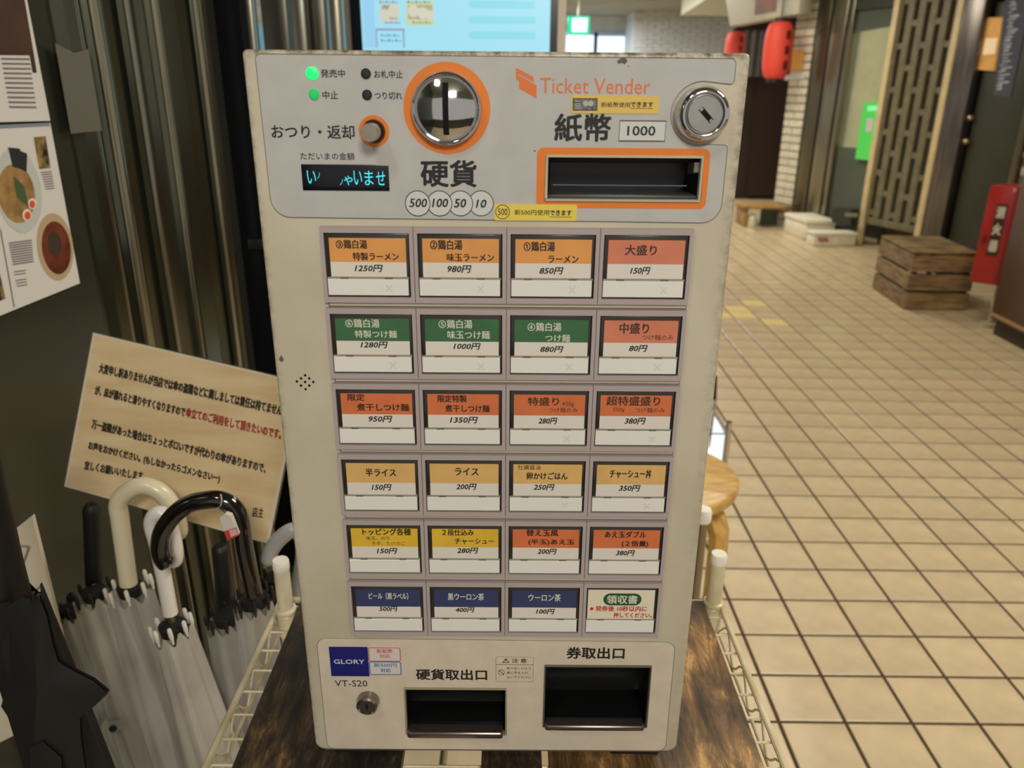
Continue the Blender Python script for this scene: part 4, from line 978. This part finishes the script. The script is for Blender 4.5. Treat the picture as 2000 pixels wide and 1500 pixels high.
# ---- menu buttons
M_mauve = mat('mauve_frame', (172, 160, 160), .42, coat=.1); M_dark = mat('button_dark', (40, 38, 34), .28, coat=.3)
M_card = mat('card_white', (222, 217, 208), .28, coat=.35); M_flap = mat('flap_white', (228, 228, 222), .3, coat=.3)
M_clip = mat('clip_grey', (96, 92, 84), .5)
M_x = mat('pencil_grey', (212, 211, 203), .6)
COLS = dict(o=((228, 158, 84), 'orange'), s=((214, 128, 98), 'salmon'), g=((56, 106, 68), 'green'), r=((216, 118, 72), 'orange red'), t=((222, 180, 112), 'tan'), y=((226, 186, 58), 'yellow'), n=((42, 56, 104), 'navy'), w=((226, 218, 196), 'white'))
GX0, GPX, GZ0, GPZ = -111.8, 59.25, 433.4, 52.98
CELL = {
 (0, 0): ('o', [('③鶏白湯', (656, 468, 717, 486)), ('特製ラーメン', (689, 493, 779, 509))], ('1250円', (692.5, 517, 748, 531))),
 (0, 1): ('o', [('②鶏白湯', (840, 468, 903, 488)), ('味玉ラーメン', (872.6, 495, 965, 511))], ('980円', (874, 518, 921, 533))),
 (0, 2): ('o', [('①鶏白湯', (1022.6, 471.6, 1084, 491)), ('ラーメン', (1070.6, 499, 1130, 514))], ('850円', (1053.6, 522, 1100.6, 536))),
 (0, 3): ('s', [('大盛り', (1220.6, 478, 1283, 499))], ('150円', (1231, 521.6, 1270.4, 536))),
 (1, 0): ('g', [('⑥鶏白湯', (674.5, 623, 741, 640)), ('特製つけ麺', (693, 645, 775, 660))], ('1280円', (704, 667, 757.6, 680))),
 (1, 1): ('g', [('⑤鶏白湯', (856.5, 624.5, 922.5, 641.6)), ('味玉つけ麺', (874, 646, 956.6, 662))], ('1000円', (885.5, 670, 939, 683))),
 (1, 2): ('g', [('④鶏白湯', (1030.6, 630, 1096.4, 647)), ('つけ麺', (1065, 653, 1113.4, 668))], ('880円', (1055, 676, 1100.6, 688.6))),
 (1, 3): ('s', [('中盛り', (1210, 630.6, 1268, 652)), ('つけ麺のみ', (1254.4, 654, 1315, 664.4))], ('80円', (1228.6, 674, 1265, 687))),
 (2, 0): ('r', [('限定', (678.6, 769.2, 711.9, 783)), ('煮干しつけ麺', (696.9, 788.2, 799, 803))], ('950円', (719.9, 812, 766.5, 824.8))),
 (2, 1): ('r', [('限定特製', (854.6, 771.4, 911.6, 786)), ('煮干しつけ麺', (869.6, 790.7, 956.3, 805))], ('1350円', (878.5, 814, 933.6, 826.7))),
 (2, 2): ('r', [('特盛り', (1030.8, 775.7, 1092, 792.5)), ('450g', (1097.6, 785, 1120.9, 795)), ('つけ麺のみ', (1071, 796.4, 1128.4, 805.6))], ('280円', (1051.5, 815.9, 1088.8, 828.5))),
 (2, 3): ('r', [('超特盛盛り', (1184.4, 774, 1289.8, 792.5)), ('550g', (1197.4, 796, 1219.8, 805.6)), ('つけ麺のみ', (1240.4, 796.3, 1298.2, 806))], ('380円', (1219.8, 815.9, 1261.4, 828.9))),
 (3, 0): ('t', [('半ライス', (713.7, 914.8, 773.4, 931))], ('150円', (725.5, 945.6, 765, 958))),
 (3, 1): ('t', [('ライス', (888.2, 913.8, 934.5, 928.8))], ('200円', (891, 944.6, 931.2, 956.8))),
 (3, 2): ('t', [('牡蠣醤油', (1011.4, 908.2, 1055.6, 917.6)), ('卵かけごはん', (1028.2, 922.6, 1108.8, 937))], ('250円', (1042.2, 945.6, 1083.2, 957.7))),
 (3, 3): ('t', [('チャーシュー丼', (1190.9, 917, 1272.6, 934))], ('350円', (1208.6, 947.4, 1251, 959.9))),
 (4, 0): ('y', [('トッピング各種', (707.5, 1032, 802.5, 1045.6)), ('味玉、のり', (715, 1047.4, 760.8, 1055)), ('ネギ、たけのこ', (725.8, 1057.5, 790.8, 1065))], ('150円', (735.8, 1070.4, 776.3, 1081.7))),
 (4, 1): ('y', [('２段仕込み', (863.7, 1033.3, 925.3, 1046.3)), ('チャーシュー', (888.3, 1051.7, 965, 1063))], ('280円', (892.5, 1069.6, 934.2, 1081.2))),
 (4, 2): ('r', [('替え玉風', (1028, 1034.2, 1090.5, 1047.5)), ('(半玉)あえ玉', (1031.7, 1053, 1122, 1065.4))], ('200円', (1050, 1071.7, 1087.5, 1082.8))),
 (4, 3): ('r', [('あえ玉ダブル', (1181.2, 1037.5, 1262.2, 1050.5)), ('(２倍量)', (1214.2, 1056, 1266.2, 1069))], ('380円', (1202.8, 1074.5, 1240, 1085.8))),
 (5, 0): ('n', [('ビール（黒ラベル）', (720, 1157.5, 797.5, 1170.8))], ('500円', (740.5, 1184, 776.7, 1194.4))),
 (5, 1): ('n', [('黒ウーロン茶', (874.5, 1158.6, 945.3, 1172.5))], ('400円', (889.7, 1186.2, 927, 1196.3))),
 (5, 2): ('n', [('ウーロン茶', (1032, 1160, 1095.3, 1174.6))], ('100円', (1046.7, 1189.2, 1083.7, 1199.7))),
 (5, 3): ('w', [], None)}
def bx(x0, z0, x1, z1, ya, yb): return MB().box((x0/1000, ya/1000, zm(z0)), (x1/1000, yb/1000, zm(z1)))
for rr in range(6):
    zt = GZ0-rr*GPZ
    # ivory ledge under each row and shadow gap
    o = bx(-109.6, zt-GPZ+.7, 124.6, zt-49.2, -1.6, .2).build('ledge', M_body, vm, bevel=.0004, seg=1)
    bx(-109.9, zt-GPZ+.15, 124.9, zt-GPZ+.7, -.25, .1).build('ledge_gap', M_line, vm)
    for q in (-110.0, 124.7): bx(q, zt-GPZ+.4, q+.35, zt-50.2, -.9, .1).build('ledge_gap', M_line, vm)
    for cc_ in range(4):
        key, lines, price = CELL[(rr, cc_)]
        x = GX0+cc_*GPX
        B = bpy.data.objects.new('menu_button', None); COL.objects.link(B); B.parent = vm; B.empty_display_size = .01
        B.location = (x/1000+GPX/2000, 0, zm(zt-25)-TZ)
        def bl(o):  # parts of a button: keep world placement
            return o
        def sub(mb, name, m, **k):
            o = mb.build(name, m, None, **k); o.parent = B
            o.matrix_parent_inverse = Matrix.Translation((B.location.x, B.location.y, B.location.z+TZ)).inverted(); return o
        B['label'] = (COLS[key][1]+' menu button reading '+(lines[0][0] if lines else '領収書')).strip()
        xo0, xo1, zo0, zo1 = x+.18, x+GPX-.18, zt-49.2, zt-.1
        xi0, xi1, zi0, zi1 = x+2.5, x+GPX-2.7, zt-45.6, zt-3.9
        fr = MB()
        for q in ((xo0, zi1, xo1, zo1), (xo0, zo0, xo1, zi0), (xo0, zi0, xi0, zi1), (xi1, zi0, xo1, zi1)):
            fr.box((q[0]/1000, -.0042, zm(q[1])), (q[2]/1000, .0002, zm(q[3])))
        bm = bmesh.new(); me = fr.mesh('frame'); sub(fr, 'frame', M_mauve)
        sub(bx(xi0, zi0, xi1, zi1, -.9, .1), 'well', mat('well_black', (18, 16, 14), .5))
        sub(bx(xi0+.5, zi0+.5, xi1-.5, zi1-.5, -3.1, -.8), 'key_cap', M_dark, bevel=.0005, seg=2)
        cx0, cx1 = x+5.5, x+GPX-5.0
        if key == 'w':
            sub(bx(cx0-1.8, zt-33.0, cx1, zt-6.2, -3.3, -3.05), 'menu_card', mat('card_cream', COLS['w'][0], .3, coat=.3))
        else:
            sub(bx(cx0, zt-32.2, cx1, zt-22.6, -3.3, -3.05), 'menu_card', M_card)
            sub(bx(cx0, zt-22.6, cx1, zt-7.2, -3.32, -3.05), 'colour_band', mat('band_'+key, COLS[key][0], .3, coat=.3, noise=.05, nscale=50))
        sub(bx(x+3.0, zt-44.3, x+GPX-4.1, zt-33.4, -4.3, -3.0), 'number_flap', M_flap, bevel=.0003, seg=1)
        sub(bx(x+3.0, zt-33.3, x+GPX-3.6, zt-32.3, -3.9, -3.0), 'flap_hinge', mat('hinge_clear', (150, 145, 132), .2, coat=.5))
        for xc in (11.4, 40.0): sub(bx(x+xc, zt-33.5, x+xc+5.2, zt-32.5, -4.1, -3.0), 'hinge_clip', M_clip)
        if rr < 4 and (rr, cc_) not in ((2, 0), (2, 1), (3, 0), (3, 1)):
            T = MB(); p = Vector(((x+40.2)/1000, -.00445, zm(zt-37.0))); fit(T, '×', p, p+Vector((.0046, 0, 0)), p-Vector((0, 0, .0050)), bold=0.); sub(T, 'pencil_mark', M_x)
        T = MB()
        light = key in 'gn'
        for body_, q in lines: front(T, body_, *q, Y=-.00345, bold=(.012 if light else .02) if (q[3]-q[1]) > 11 else .0)
        if lines: sub(T, 'lettering', mat('card_cream_ink', (214, 216, 196), .5) if light else (mat('soft_ink', (66, 44, 36), .5) if key == 's' or (rr == 2 and cc_ > 1) else INK))
        if price:
            T = MB(); front(T, price[0], *price[1], Y=-.00345, bold=.022, shear=.22); sub(T, 'price', INK)
        if key == 'w':
            a = onY(1178.3, 1171, -.0034); b2 = onY(1253, 1171, -.0034); t_ = onY(1215, 1159.2, -.0034).z; u_ = onY(1215, 1182.5, -.0034).z
            P = rrect(a.x, u_, b2.x, t_, (t_-u_)/2-1e-5, 8)
            sub(MB().prism([(p[0], -.0033, p[1]) for p in P], (0, -.0001, 0)), 'green_pill', mat('pill_green', (30, 84, 46), .4))
            T = MB(); front(T, '領収書', 1185, 1162.5, 1245.5, 1179.4, Y=-.0036, bold=.02); sub(T, 'lettering', mat('card_cream_ink', (214, 216, 196), .5))
            T = MB(); front(T, '※ 発券後 10秒以内に', 1152.2, 1183.6, 1263.7, 1194.2, Y=-.00345, bold=.02); front(T, '押してください。', 1198.3, 1196.7, 1273.5, 1206.7, Y=-.00345, bold=.02)
            sub(T, 'lettering', mat('red_ink', (188, 36, 40), .5))

# ================================================================== NOTICE BOARD (laminated wood-look paper)
SC = [Vector(p) for p in ((-.53393956, .47545982, 1.02865168), (-.2486084, .40286945, .98959065), (-.28982893, .34006417, .7979177), (-.5751601, .41265455, .83697873))]
sn = (SC[1]-SC[0]).cross(SC[3]-SC[0]).normalized()
if sn.dot(CAM-SC[0]) < 0: sn = -sn
SP = SC[0].copy()
nb = thing('notice_paper', 'tilted laminated wood-look paper notice above the umbrellas', 'notice', (SC[2]+SC[3])/2)
c0 = sum(SC, Vector())/4
def inset(k): return [p+(c0-p)*k for p in SC]
MB().prism([p-sn*.0015+(p-c0)*.012 for p in SC], sn*.001).build('laminate', mat('laminate', (120, 112, 92), .15, coat=.6, alpha=.6), nb)
MB().prism([p-sn*.0004 for p in SC], sn*.0006).build('white_border', mat('border_white', (222, 212, 194), .35, coat=.4), nb)
MB().prism([p+sn*.0002 for p in inset(.022)], sn*.0002).build('wood_print', mat('wood_print', (234, 212, 170), .3, rgb2=(218, 190, 144), nscale=5, stretch=(1.5, 1, 9), coat=.5), nb)
def onS(px, py): return hit(px, py, SC[0]+sn*.0012, sn)
SI = mat('notice_ink', (52, 44, 34), .5); SRd = mat('notice_red', (160, 60, 52), .5)
def sline(T, body, a, b, hv=(-5.5, 24), **k): fit(T, body, onS(*a), onS(*b), onS(a[0]+hv[0], a[1]+hv[1]), **k)
# baselines (crop of the photo: scale 3.26, origin 100,620)
def q_(x, y): return (100+x/3.26, 620+y/3.26)
T = MB()
sline(T, '大変申し訳ありませんが当店では傘の盗難などに関しましては責任は持てません', q_(308, 288), q_(1475, 560), hv=(-2.6, 20), bold=.03)
sline(T, 'が、床が濡れると滑りやすくなりますので', q_(282, 430), q_(858, 572), hv=(-2.6, 19), bold=.03)
sline(T, '万一盗難があった場合はちょっとボロいですが代わりの傘がありますので、', q_(262, 645), q_(1372, 930), hv=(-2.4, 19), bold=.03)
sline(T, 'お声をおかけください。(もしなかったらゴメンなさいー)', q_(240, 785), q_(1078, 998), hv=(-2.4, 19), bold=.03)
sline(T, '宜しくお願いいたします', q_(215, 910), q_(588, 982), hv=(-2.4, 18), bold=.03)
sline(T, '店主', q_(1285, 1205), q_(1355, 1215), hv=(-2.4, 19.5), bold=.02)
T.build('lettering', SI, nb)
T = MB(); sline(T, '傘立てのご利用をして頂きたいのです。', q_(862, 570), q_(1470, 712), hv=(-2.6, 20), bold=.03); T.build('lettering', SRd, nb)
# clip and string holding it
# ================================================================== UMBRELLAS
M_vinyl = mat('clear_vinyl', (208, 206, 200), .28, alpha=.5, coat=.4, noise=.15, nscale=9)
M_vinyl2 = mat('milky_vinyl', (214, 210, 200), .32, alpha=.68, coat=.4, noise=.15, nscale=9)
def canopy(A, B, r0, r1, n=8, folds=.28, seed=0, flat=.8, steps=16, prof=None):
    rnd = random.Random(seed); A, B = Vector(A), Vector(B); ax = (B-A).normalized()
    u = ax.orthogonal().normalized(); v = ax.cross(u); V = []; seg = n*6; ph = rnd.random()*6
    for i in range(steps+1):
        t = i/steps
        base = (r0+(r1-r0)*min(1, t/.35)) if t < .35 else r1*(1-((t-.35)/.65)**1.3*.82)
        if prof: base *= prof(t)
        for k in range(seg):
            a = 2*math.pi*k/seg
            rr_ = base*(1+folds*(.4+.6*t if t < .9 else .5)*math.sin(n*a+ph+t*1.1)*.5+.06*math.sin(3*a+t*5+ph))
            V.append(A+ax*((B-A).length*t+.008*math.cos(n*a+ph)*(1-t))+u*math.cos(a)*rr_+v*math.sin(a)*rr_*flat)
    F = [(i*seg+k, i*seg+(k+1) % seg, (i+1)*seg+(k+1) % seg, (i+1)*seg+k) for i in range(steps) for k in range(seg)]
    F.append(tuple(steps*seg+k for k in range(seg)))
    return V, F, ax, u, v, ph
def umbrella(label, hook, Y, r, m_handle, colpx, canY, botxy, m_can, tipcol, r0=.026, r1=.036, seed=1, shaftm=None, tips=8, bot_z=.035, strap=False, ends_z=None, group='umbrellas in the stand'):
    """hook: pixel centre line of the handle, traced from its lower end upwards, at depth Y"""
    H_ = [onY(x, y, Y) for x, y in hook]
    A = onY(colpx[0], colpx[1], canY); B = Vector((botxy[0], botxy[1], bot_z))
    t = thing('umbrella', label, 'umbrella', (B.x, B.y, 0), group)
    pts = catmull(H_, 5)
    rad = [r]*len(pts); rad[-1] = r*.6; rad[-2] = r*.9; 
    MB().tube(pts, rad, 16).build('handle', m_handle, t, smooth=True)
    MB().tube([H_[0]+(H_[0]-H_[1]).normalized()*-.01, A, B, B-Vector((0, 0, .033))], [.0045, .0045, .004, .003], 10).build('shaft', shaftm or M_steel, t, smooth=True)
    V, F, ax, u, v, ph = canopy(A, B, r0, r1, seed=seed)
    cn = MB().add(V, F).build('canopy', m_can, t, smooth=True)
    for k in range(tips):
        a = 2*math.pi*k/tips+.35
        p = A+(u*math.cos(a)+v*math.sin(a)*.8)*(r0*1.0); q = p-ax*.015
        MB().tube([p+ax*.003, p-ax*.002, p-ax*.006, p-ax*.017, p-ax*.019], [.0012, .0016, .0026, .0026, .0016], 8).build('rib_tip', tipcol, t, smooth=True)
    # collar in dark cloth inside the rib ends
    MB().lathe([(.006, 0), (.014, .004), (.016, .016), (.006, .02)], A-Vector((0, 0, .004)), 'Z', 16).build('collar', mat('collar_black', (16, 16, 16), .6) if tipcol != 0 else tipcol, t, smooth=True)
    if strap:
        c_ = A+(B-A)*.30
        a = onY(245, 1418, canY-.045); 
        MB().obox(onY(200, 1412, canY-.042), onY(245, 1404, canY-.042)-onY(200, 1412, canY-.042), (0, -.001, 0), onY(200, 1430, canY-.042)-onY(200, 1412, canY-.042)).build('strap', M_vinyl2, t)
        cc = onY(221, 1423, canY-.0445); MB().lathe([(0, 0), (.005, .0), (.005, .002), (0, .003)], cc, 'Y', 16).build('snap_button', mat('snap', (14, 14, 18), .4), t)
    return t
M_tipw = mat('tip_white', (224, 220, 208), .4); M_tipb = mat('tip_black', (18, 18, 18), .5)
M_crm = mat('handle_cream', (222, 213, 184), .35, coat=.3); M_wht = mat('handle_white', (230, 226, 220), .3, coat=.4)
M_blk = mat('handle_black', (22, 17, 14), .12, coat=.8); M_gry = mat('handle_grey', (182, 184, 184), .3, coat=.4)
uA = umbrella('clear vinyl umbrella with a cream hooked handle', [(251, 1140), (242, 1072), (234, 1012), (231, 985), (244, 964), (275, 949), (307, 957), (331, 981), (346, 1016), (351, 1050)], .335, .0108, M_crm,
         (256, 1160), .335, (-.40, .33), M_vinyl, M_tipw, r0=.027, r1=.036, seed=3)
uB = umbrella('clear vinyl umbrella with a plain white hooked handle', [(333, 1198), (320, 1127), (307, 1065), (297, 1027), (301, 1008), (315, 1003), (328, 1016), (338, 1049), (343, 1081), (339, 1104)], .27, .0088, M_wht,
         (339, 1236), .27, (-.315, .27), M_vinyl2, M_tipw, r0=.023, r1=.035, seed=5)
uC = umbrella('clear umbrella with a glossy black hooked handle and a dangling tag', [(496, 1160), (490.7, 1137), (477, 1070.7), (469, 1014.7), (453, 988), (429, 976), (400, 977), (368, 985), (338.7, 1006.7), (317, 1038.7), (312, 1070.7), (319, 1093), (331, 1104)], .235, .0098, M_blk,
         (497, 1182), .25, (-.272, .27), M_vinyl, M_tipb, r0=.022, r1=.026, seed=8)
uD = umbrella('clear vinyl umbrella with a straight dark handle, left of the cream handled one', [(184, 1140), (182, 1080), (180, 1020), (178, 985)], .40, .011, M_tipb,
         (186, 1168), .38, (-.47, .36), M_vinyl2, M_tipb, r0=.025, r1=.034, seed=11, strap=True)
uE = umbrella('clear vinyl umbrella with a dark handle behind the black hooked handle', [(440, 1190), (436, 1130), (432, 1090), (430, 1065)], .36, .011, M_tipb,
         (443, 1216), .33, (-.335, .335), M_vinyl, M_tipb, r0=.024, r1=.030, seed=13)
uG = umbrella('navy umbrella with a grey hooked handle half hidden by the vender', [(578, 1160), (592, 1090), (590, 1050), (571, 1036), (546.7, 1052), (530, 1074), (522, 1101)], .33, .0098, M_gry,
         (545, 1140), .35, (-.272, .36), mat('navy_cloth', (20, 26, 62), .7), M_tipb, r0=.022, r1=.03, seed=17)
# silvery extra umbrella at the far left of the group
uH = umbrella('clear vinyl umbrella without a visible handle, against the white board', [(140, 1180), (139, 1170), (138, 1160)], .44, .006, M_tipb,
         (142, 1200), .42, (-.50, .40), M_vinyl, M_tipb, r0=.018, r1=.04, seed=19)
# tag on the black handle
tg = thing('name_tag', 'small white and red house-shaped tag tied to the black umbrella handle', 'tag', onY(447, 1055, .215))
lp = [onY(x, y, .222) for x, y in ((421, 994), (428, 985), (431, 970), (429, 962), (424, 962))]
MB().tube(catmull([onY(431, 965, .222), onY(433, 978, .22), onY(430, 990, .222), onY(421, 994, .225)], 4), .0009, 6).build('loop', mat('loop_grey', (176, 170, 160), .5), tg)
MB().tube(catmull([onY(430, 990, .221), onY(437, 996, .218), onY(443, 1002, .216)], 4), .0013, 6).build('beads', mat('bead_dark', (60, 52, 48), .3, .5), tg)
y_ = .212
P = [onY(x, y, y_) for x, y in ((428, 1011), (440, 1003), (451, 1007), (458, 1025), (466, 1046), (444, 1056), (436, 1035), (430, 1022))]
MB().prism(P, (0, .006, 0)).build('house', mat('tag_white', (214, 206, 198), .35), tg, bevel=.0006, seg=1)
MB().add([onY(x, y, y_-.0003) for x, y in ((437, 1038), (462, 1030), (466, 1046), (444, 1056))], [(0, 1, 2, 3)]).build('red_patch', mat('tag_red', (196, 60, 66), .4), tg)
MB().add([onY(x, y, y_-.0005) for x, y in ((447, 1036), (461, 1032), (464, 1044), (451, 1049))], [(0, 1, 2, 3)]).build('print', mat('tag_print', (216, 176, 176), .4), tg)

# closed black umbrella at the far left, nearest the lens
bu = thing('umbrella', 'black closed cloth umbrella with loose flaps at the bottom left', 'umbrella', (-.40, .10, 0), 'umbrellas in the stand')
BY = .10; M_bc = mat('black_cloth', (16, 15, 14), .75)
H_ = [onY(x, y, BY) for x, y in ((18, 1180), (-8, 1080), (-34, 960), (-56, 860))]
MB().tube(catmull(H_, 4), .0195, 18).build('handle', mat('handle_matte', (20, 18, 16), .5), bu, smooth=True)
A = onY(22, 1176, BY); B = Vector((-.385, .11, .05))
V, F, ax, u, v, ph = canopy(A, B, .026, .038, n=7, folds=.25, seed=2)
MB().add(V, F).build('canopy', M_bc, bu, smooth=True)
def flap(pxs, d0, d1, name):
    n = len(pxs); V = [onY(x, y, BY-d) for (x, y), d in zip(pxs, [d0]*n)]; W = [p+Vector((0, .004, 0)) for p in V]
    c = sum(V, Vector())/n+Vector((0, -d1, 0)); V2 = V+[c]; m = MB()
    m.add(V2, [(i, (i+1) % n, n) for i in range(n)]); m.add(W, [tuple(range(n))[::-1]]); 
    m.build(name, M_bc, bu, smooth=True)
flap([(44, 1166), (60, 1170), (64, 1180), (70, 1168), (82, 1178), (92, 1206), (104, 1262), (114, 1292), (146, 1312), (182, 1330), (211, 1354), (186, 1378), (156, 1402), (158, 1440), (166, 1500), (170, 1560), (60, 1560), (56, 1470), (14, 1398), (2, 1380), (12, 1342), (20, 1330), (18, 1240), (6, 1190), (24, 1178)], .035, .014, 'loose_panel')
flap([(-40, 1180), (20, 1176), (22, 1300), (12, 1340), (-40, 1330)], .02, .008, 'loose_panel')
flap([(58, 1462), (84, 1448), (120, 1480), (124, 1560), (60, 1560)], .045, .006, 'strap_end')
for a, b_ in (((64, 1158), (66, 1176)), ((74, 1162), (77, 1178))):
    p, q = onY(*a, BY-.035), onY(*b_, BY-.035)
    MB().tube([p, q], [.0012, .0016], 8).build('rib_tip', M_tipb, bu); MB().lathe([(0, -.002), (.0022, 0), (0, .002)], p, 'Z', 10).build('rib_tip', M_tipb, bu)
MB().tube([B+Vector((0, 0, .01)), Vector((B.x, B.y, 0.002))], .004, 8).build('ferrule', M_steel, bu)

# white board with faint lines leaning behind the black umbrella
wbY = .30
wp = thing('white_board', 'white folded board with faint lines leaning behind the black umbrella', 'board', onY(60, 1440, wbY))
P = [onY(x, y, wbY) for x, y in ((-60, 1105), (62, 1008), (92, 1130), (119, 1240), (128, 1330), (60, 1420), (-60, 1480))]
MB().prism(P, (0, .006, 0)).build('sheet', mat('board_cream', (226, 216, 192), .6, noise=.06, nscale=12), wp)
T = MB()
for k, (a, b_) in enumerate((((30, 1066), (58, 1068)), ((34, 1068), (42, 1108)), ((56, 1070), (44, 1104)), ((52, 1172), (80, 1144)), ((-20, 1262), (16, 1236)), ((-20, 1290), (18, 1262)), ((-20, 1330), (18, 1300)), ((-20, 1365), (16, 1335)))):
    p, q = onY(*a, wbY-.0015), onY(*b_, wbY-.0015); n_ = Vector((-(q-p).z, 0, (q-p).x)).normalized()*.0011
    T.add([p-n_, q-n_, q+n_, p+n_], [(0, 1, 2, 3)])
T.build('drawn_lines', mat('line_grey', (136, 128, 110), .7), wp)

# umbrella stand: black steel frame around the group
st = thing('umbrella_stand', 'black steel umbrella stand on the floor left of the rack', 'umbrella stand', (-.42, .3, 0))
M_st = mat('stand_black', (20, 20, 20), .4, .5)
X0, X1, Y0, Y1 = -.60, -.262, .17, .46
for z in (.44, .03):
    for p, q in (((X0, Y0, z), (X1, Y0, z)), ((X1, Y0, z), (X1, Y1, z)), ((X1, Y1, z), (X0, Y1, z)), ((X0, Y1, z), (X0, Y0, z))):
        MB().tube([p, q], .005, 8).build('rail', M_st, st, smooth=True)
for x in (X0, X1):
    for y in (Y0, Y1): MB().tube([(x, y, 0), (x, y, .45)], .007, 10).build('leg', M_st, st, smooth=True)
MB().box((X0, Y0, .008), (X1, Y1, .016)).build('drip_tray', M_st, st)
MB().tube([(-.45, Y1, .44), (-.45, Y1-.008, .95)], .003, 8).build('notice_rod', M_st, st, smooth=True)

# ================================================================== STOOL, LIGHT BOX, CAPPED POLE on the right behind the vender
sc_ = Vector((.395, 1.235, 0)); SR = .178
M_sw = mat('stool_wood', (216, 176, 96), .4, rgb2=(184, 138, 66), nscale=22, stretch=(1, 3, 1), coat=.25)
so_ = thing('round_stool', 'round honey coloured wooden stool half hidden behind the vender', 'stool', sc_)
MB().lathe([(0, .405), (SR-.012, .405), (SR-.002, .412), (SR, .422), (SR, .434), (SR-.004, .439), (SR-.012, .441), (0, .441)], sc_, 'Z', 56).build('seat', M_sw, so_, smooth=True)
for k in range(4):
    a = math.radians(-47+90*k); d = Vector((math.cos(a), math.sin(a), 0)); s_ = Vector((-d.y, d.x, 0))
    path = [(.04, .398), (.09, .398), (.125, .394), (.152, .378), (.166, .345), (.168, .30), (.168, .15), (.168, 0)]
    V = []; F = []
    for i, (rr_, z) in enumerate(path):
        i0 = max(0, i-1); i1 = min(len(path)-1, i+1); t = Vector((path[i1][0]-path[i0][0], path[i1][1]-path[i0][1])).normalized(); nx = Vector((-t.y, t.x))
        for sg_ in (-1, 1):
            for w_ in (-1, 1):
                V.append(sc_+d*(rr_+nx.x*.011*sg_)+Vector((0, 0, max(0, z+nx.y*.011*sg_)))+s_*.029*w_)
    for i in range(len(path)-1):
        b0 = 4*i; b1 = b0+4
        F += [(b0, b0+1, b1+1, b1), (b0+1, b0+3, b1+3, b1+1), (b0+3, b0+2, b1+2, b1+3), (b0+2, b0, b1, b1+2)]
    F += [(0, 2, 3, 1), (4*len(path)-4, 4*len(path)-3, 4*len(path)-1, 4*len(path)-2)]
    MB().add(V, F).build('leg', M_sw, so_, bevel=.003)
# light box on a chrome frame
lb = thing('light_box', 'white glowing floor light box with a chrome frame behind the stool', 'light box', (.5, 1.72, 0))
LY = 1.65
P = [onY(x, y, LY) for x, y in ((1330, 770), (1391, 803), (1402, 818), (1418, 846), (1411, 905), (1330, 905))]
zlow = P[-1].z-.12
P2_ = P[:-2]+[Vector((P[4].x, LY, zlow)), Vector((P[5].x, LY, zlow))]
MB().prism(P2_, (0, .07, 0)).build('diffuser', mat('lightbox_white', (238, 246, 250), .4, emit=1.15, emit_rgb=(238, 248, 255)), lb)
t_ = onY(1424, 824, LY-.01)
MB().tube([(t_.x, t_.y, 0), t_], .010, 14).build('frame_post', M_chr, lb, smooth=True)
MB().tube([onY(1390, 797, LY-.01), onY(1400, 812, LY-.01), onY(1419, 846, LY-.01)], .006, 10).build('frame_brace', M_chr, lb, smooth=True)
q = onY(1384, 847, LY-.012); MB().tube([(q.x-.12, q.y, q.z), (t_.x, q.y, q.z)], .0022, 6).build('cross_bar', M_st, lb)
tp = onY(1395, 782, LY); MB().tube([(tp.x, LY+.02, 0), tp], .007, 10).build('frame_post', M_chr, lb, smooth=True)
MB().tube([(tp.x-.25, LY+.02, 0), (tp.x-.25, LY+.02, zlow)], .007, 10).build('frame_post', M_chr, lb, smooth=True)
# dark umbrella-like thing peeking at the vender's edge: narrow brown post
o = thing('dark_bottle', 'narrow dark brown pole peeking out beside the vender edge', 'pole', (0, 0, 0))
a = onY(1392, 735, 1.9); o.location = (a.x, 1.9, 0)
MB().lathe([(0, 0), (.022, 0), (.022, a.z-.10), (.015, a.z), (0, a.z+.01)], (a.x, 1.9, 0), 'Z', 14).build('shaft', mat('pole_brown', (52, 32, 20), .5), o, smooth=True)
# capped pole
cp = thing('capped_pole', 'chrome pole with a white cap between the stool and the vender', 'pole', (0, 0, 0))
a = onY(1374, 1003, .62); cp.location = (a.x, a.y, 0)
MB().tube([(a.x, a.y, 0), (a.x, a.y, a.z-.01)], .0085, 16).build('shaft', mat('pole_chrome', (150, 140, 120), .25, .9), cp, smooth=True)
MB().lathe([(0, -.014), (.0125, -.014), (.0135, -.01), (.0135, .004), (.0115, .009), (0, .010)], a, 'Z', 24).build('cap', M_cap, cp, smooth=True)
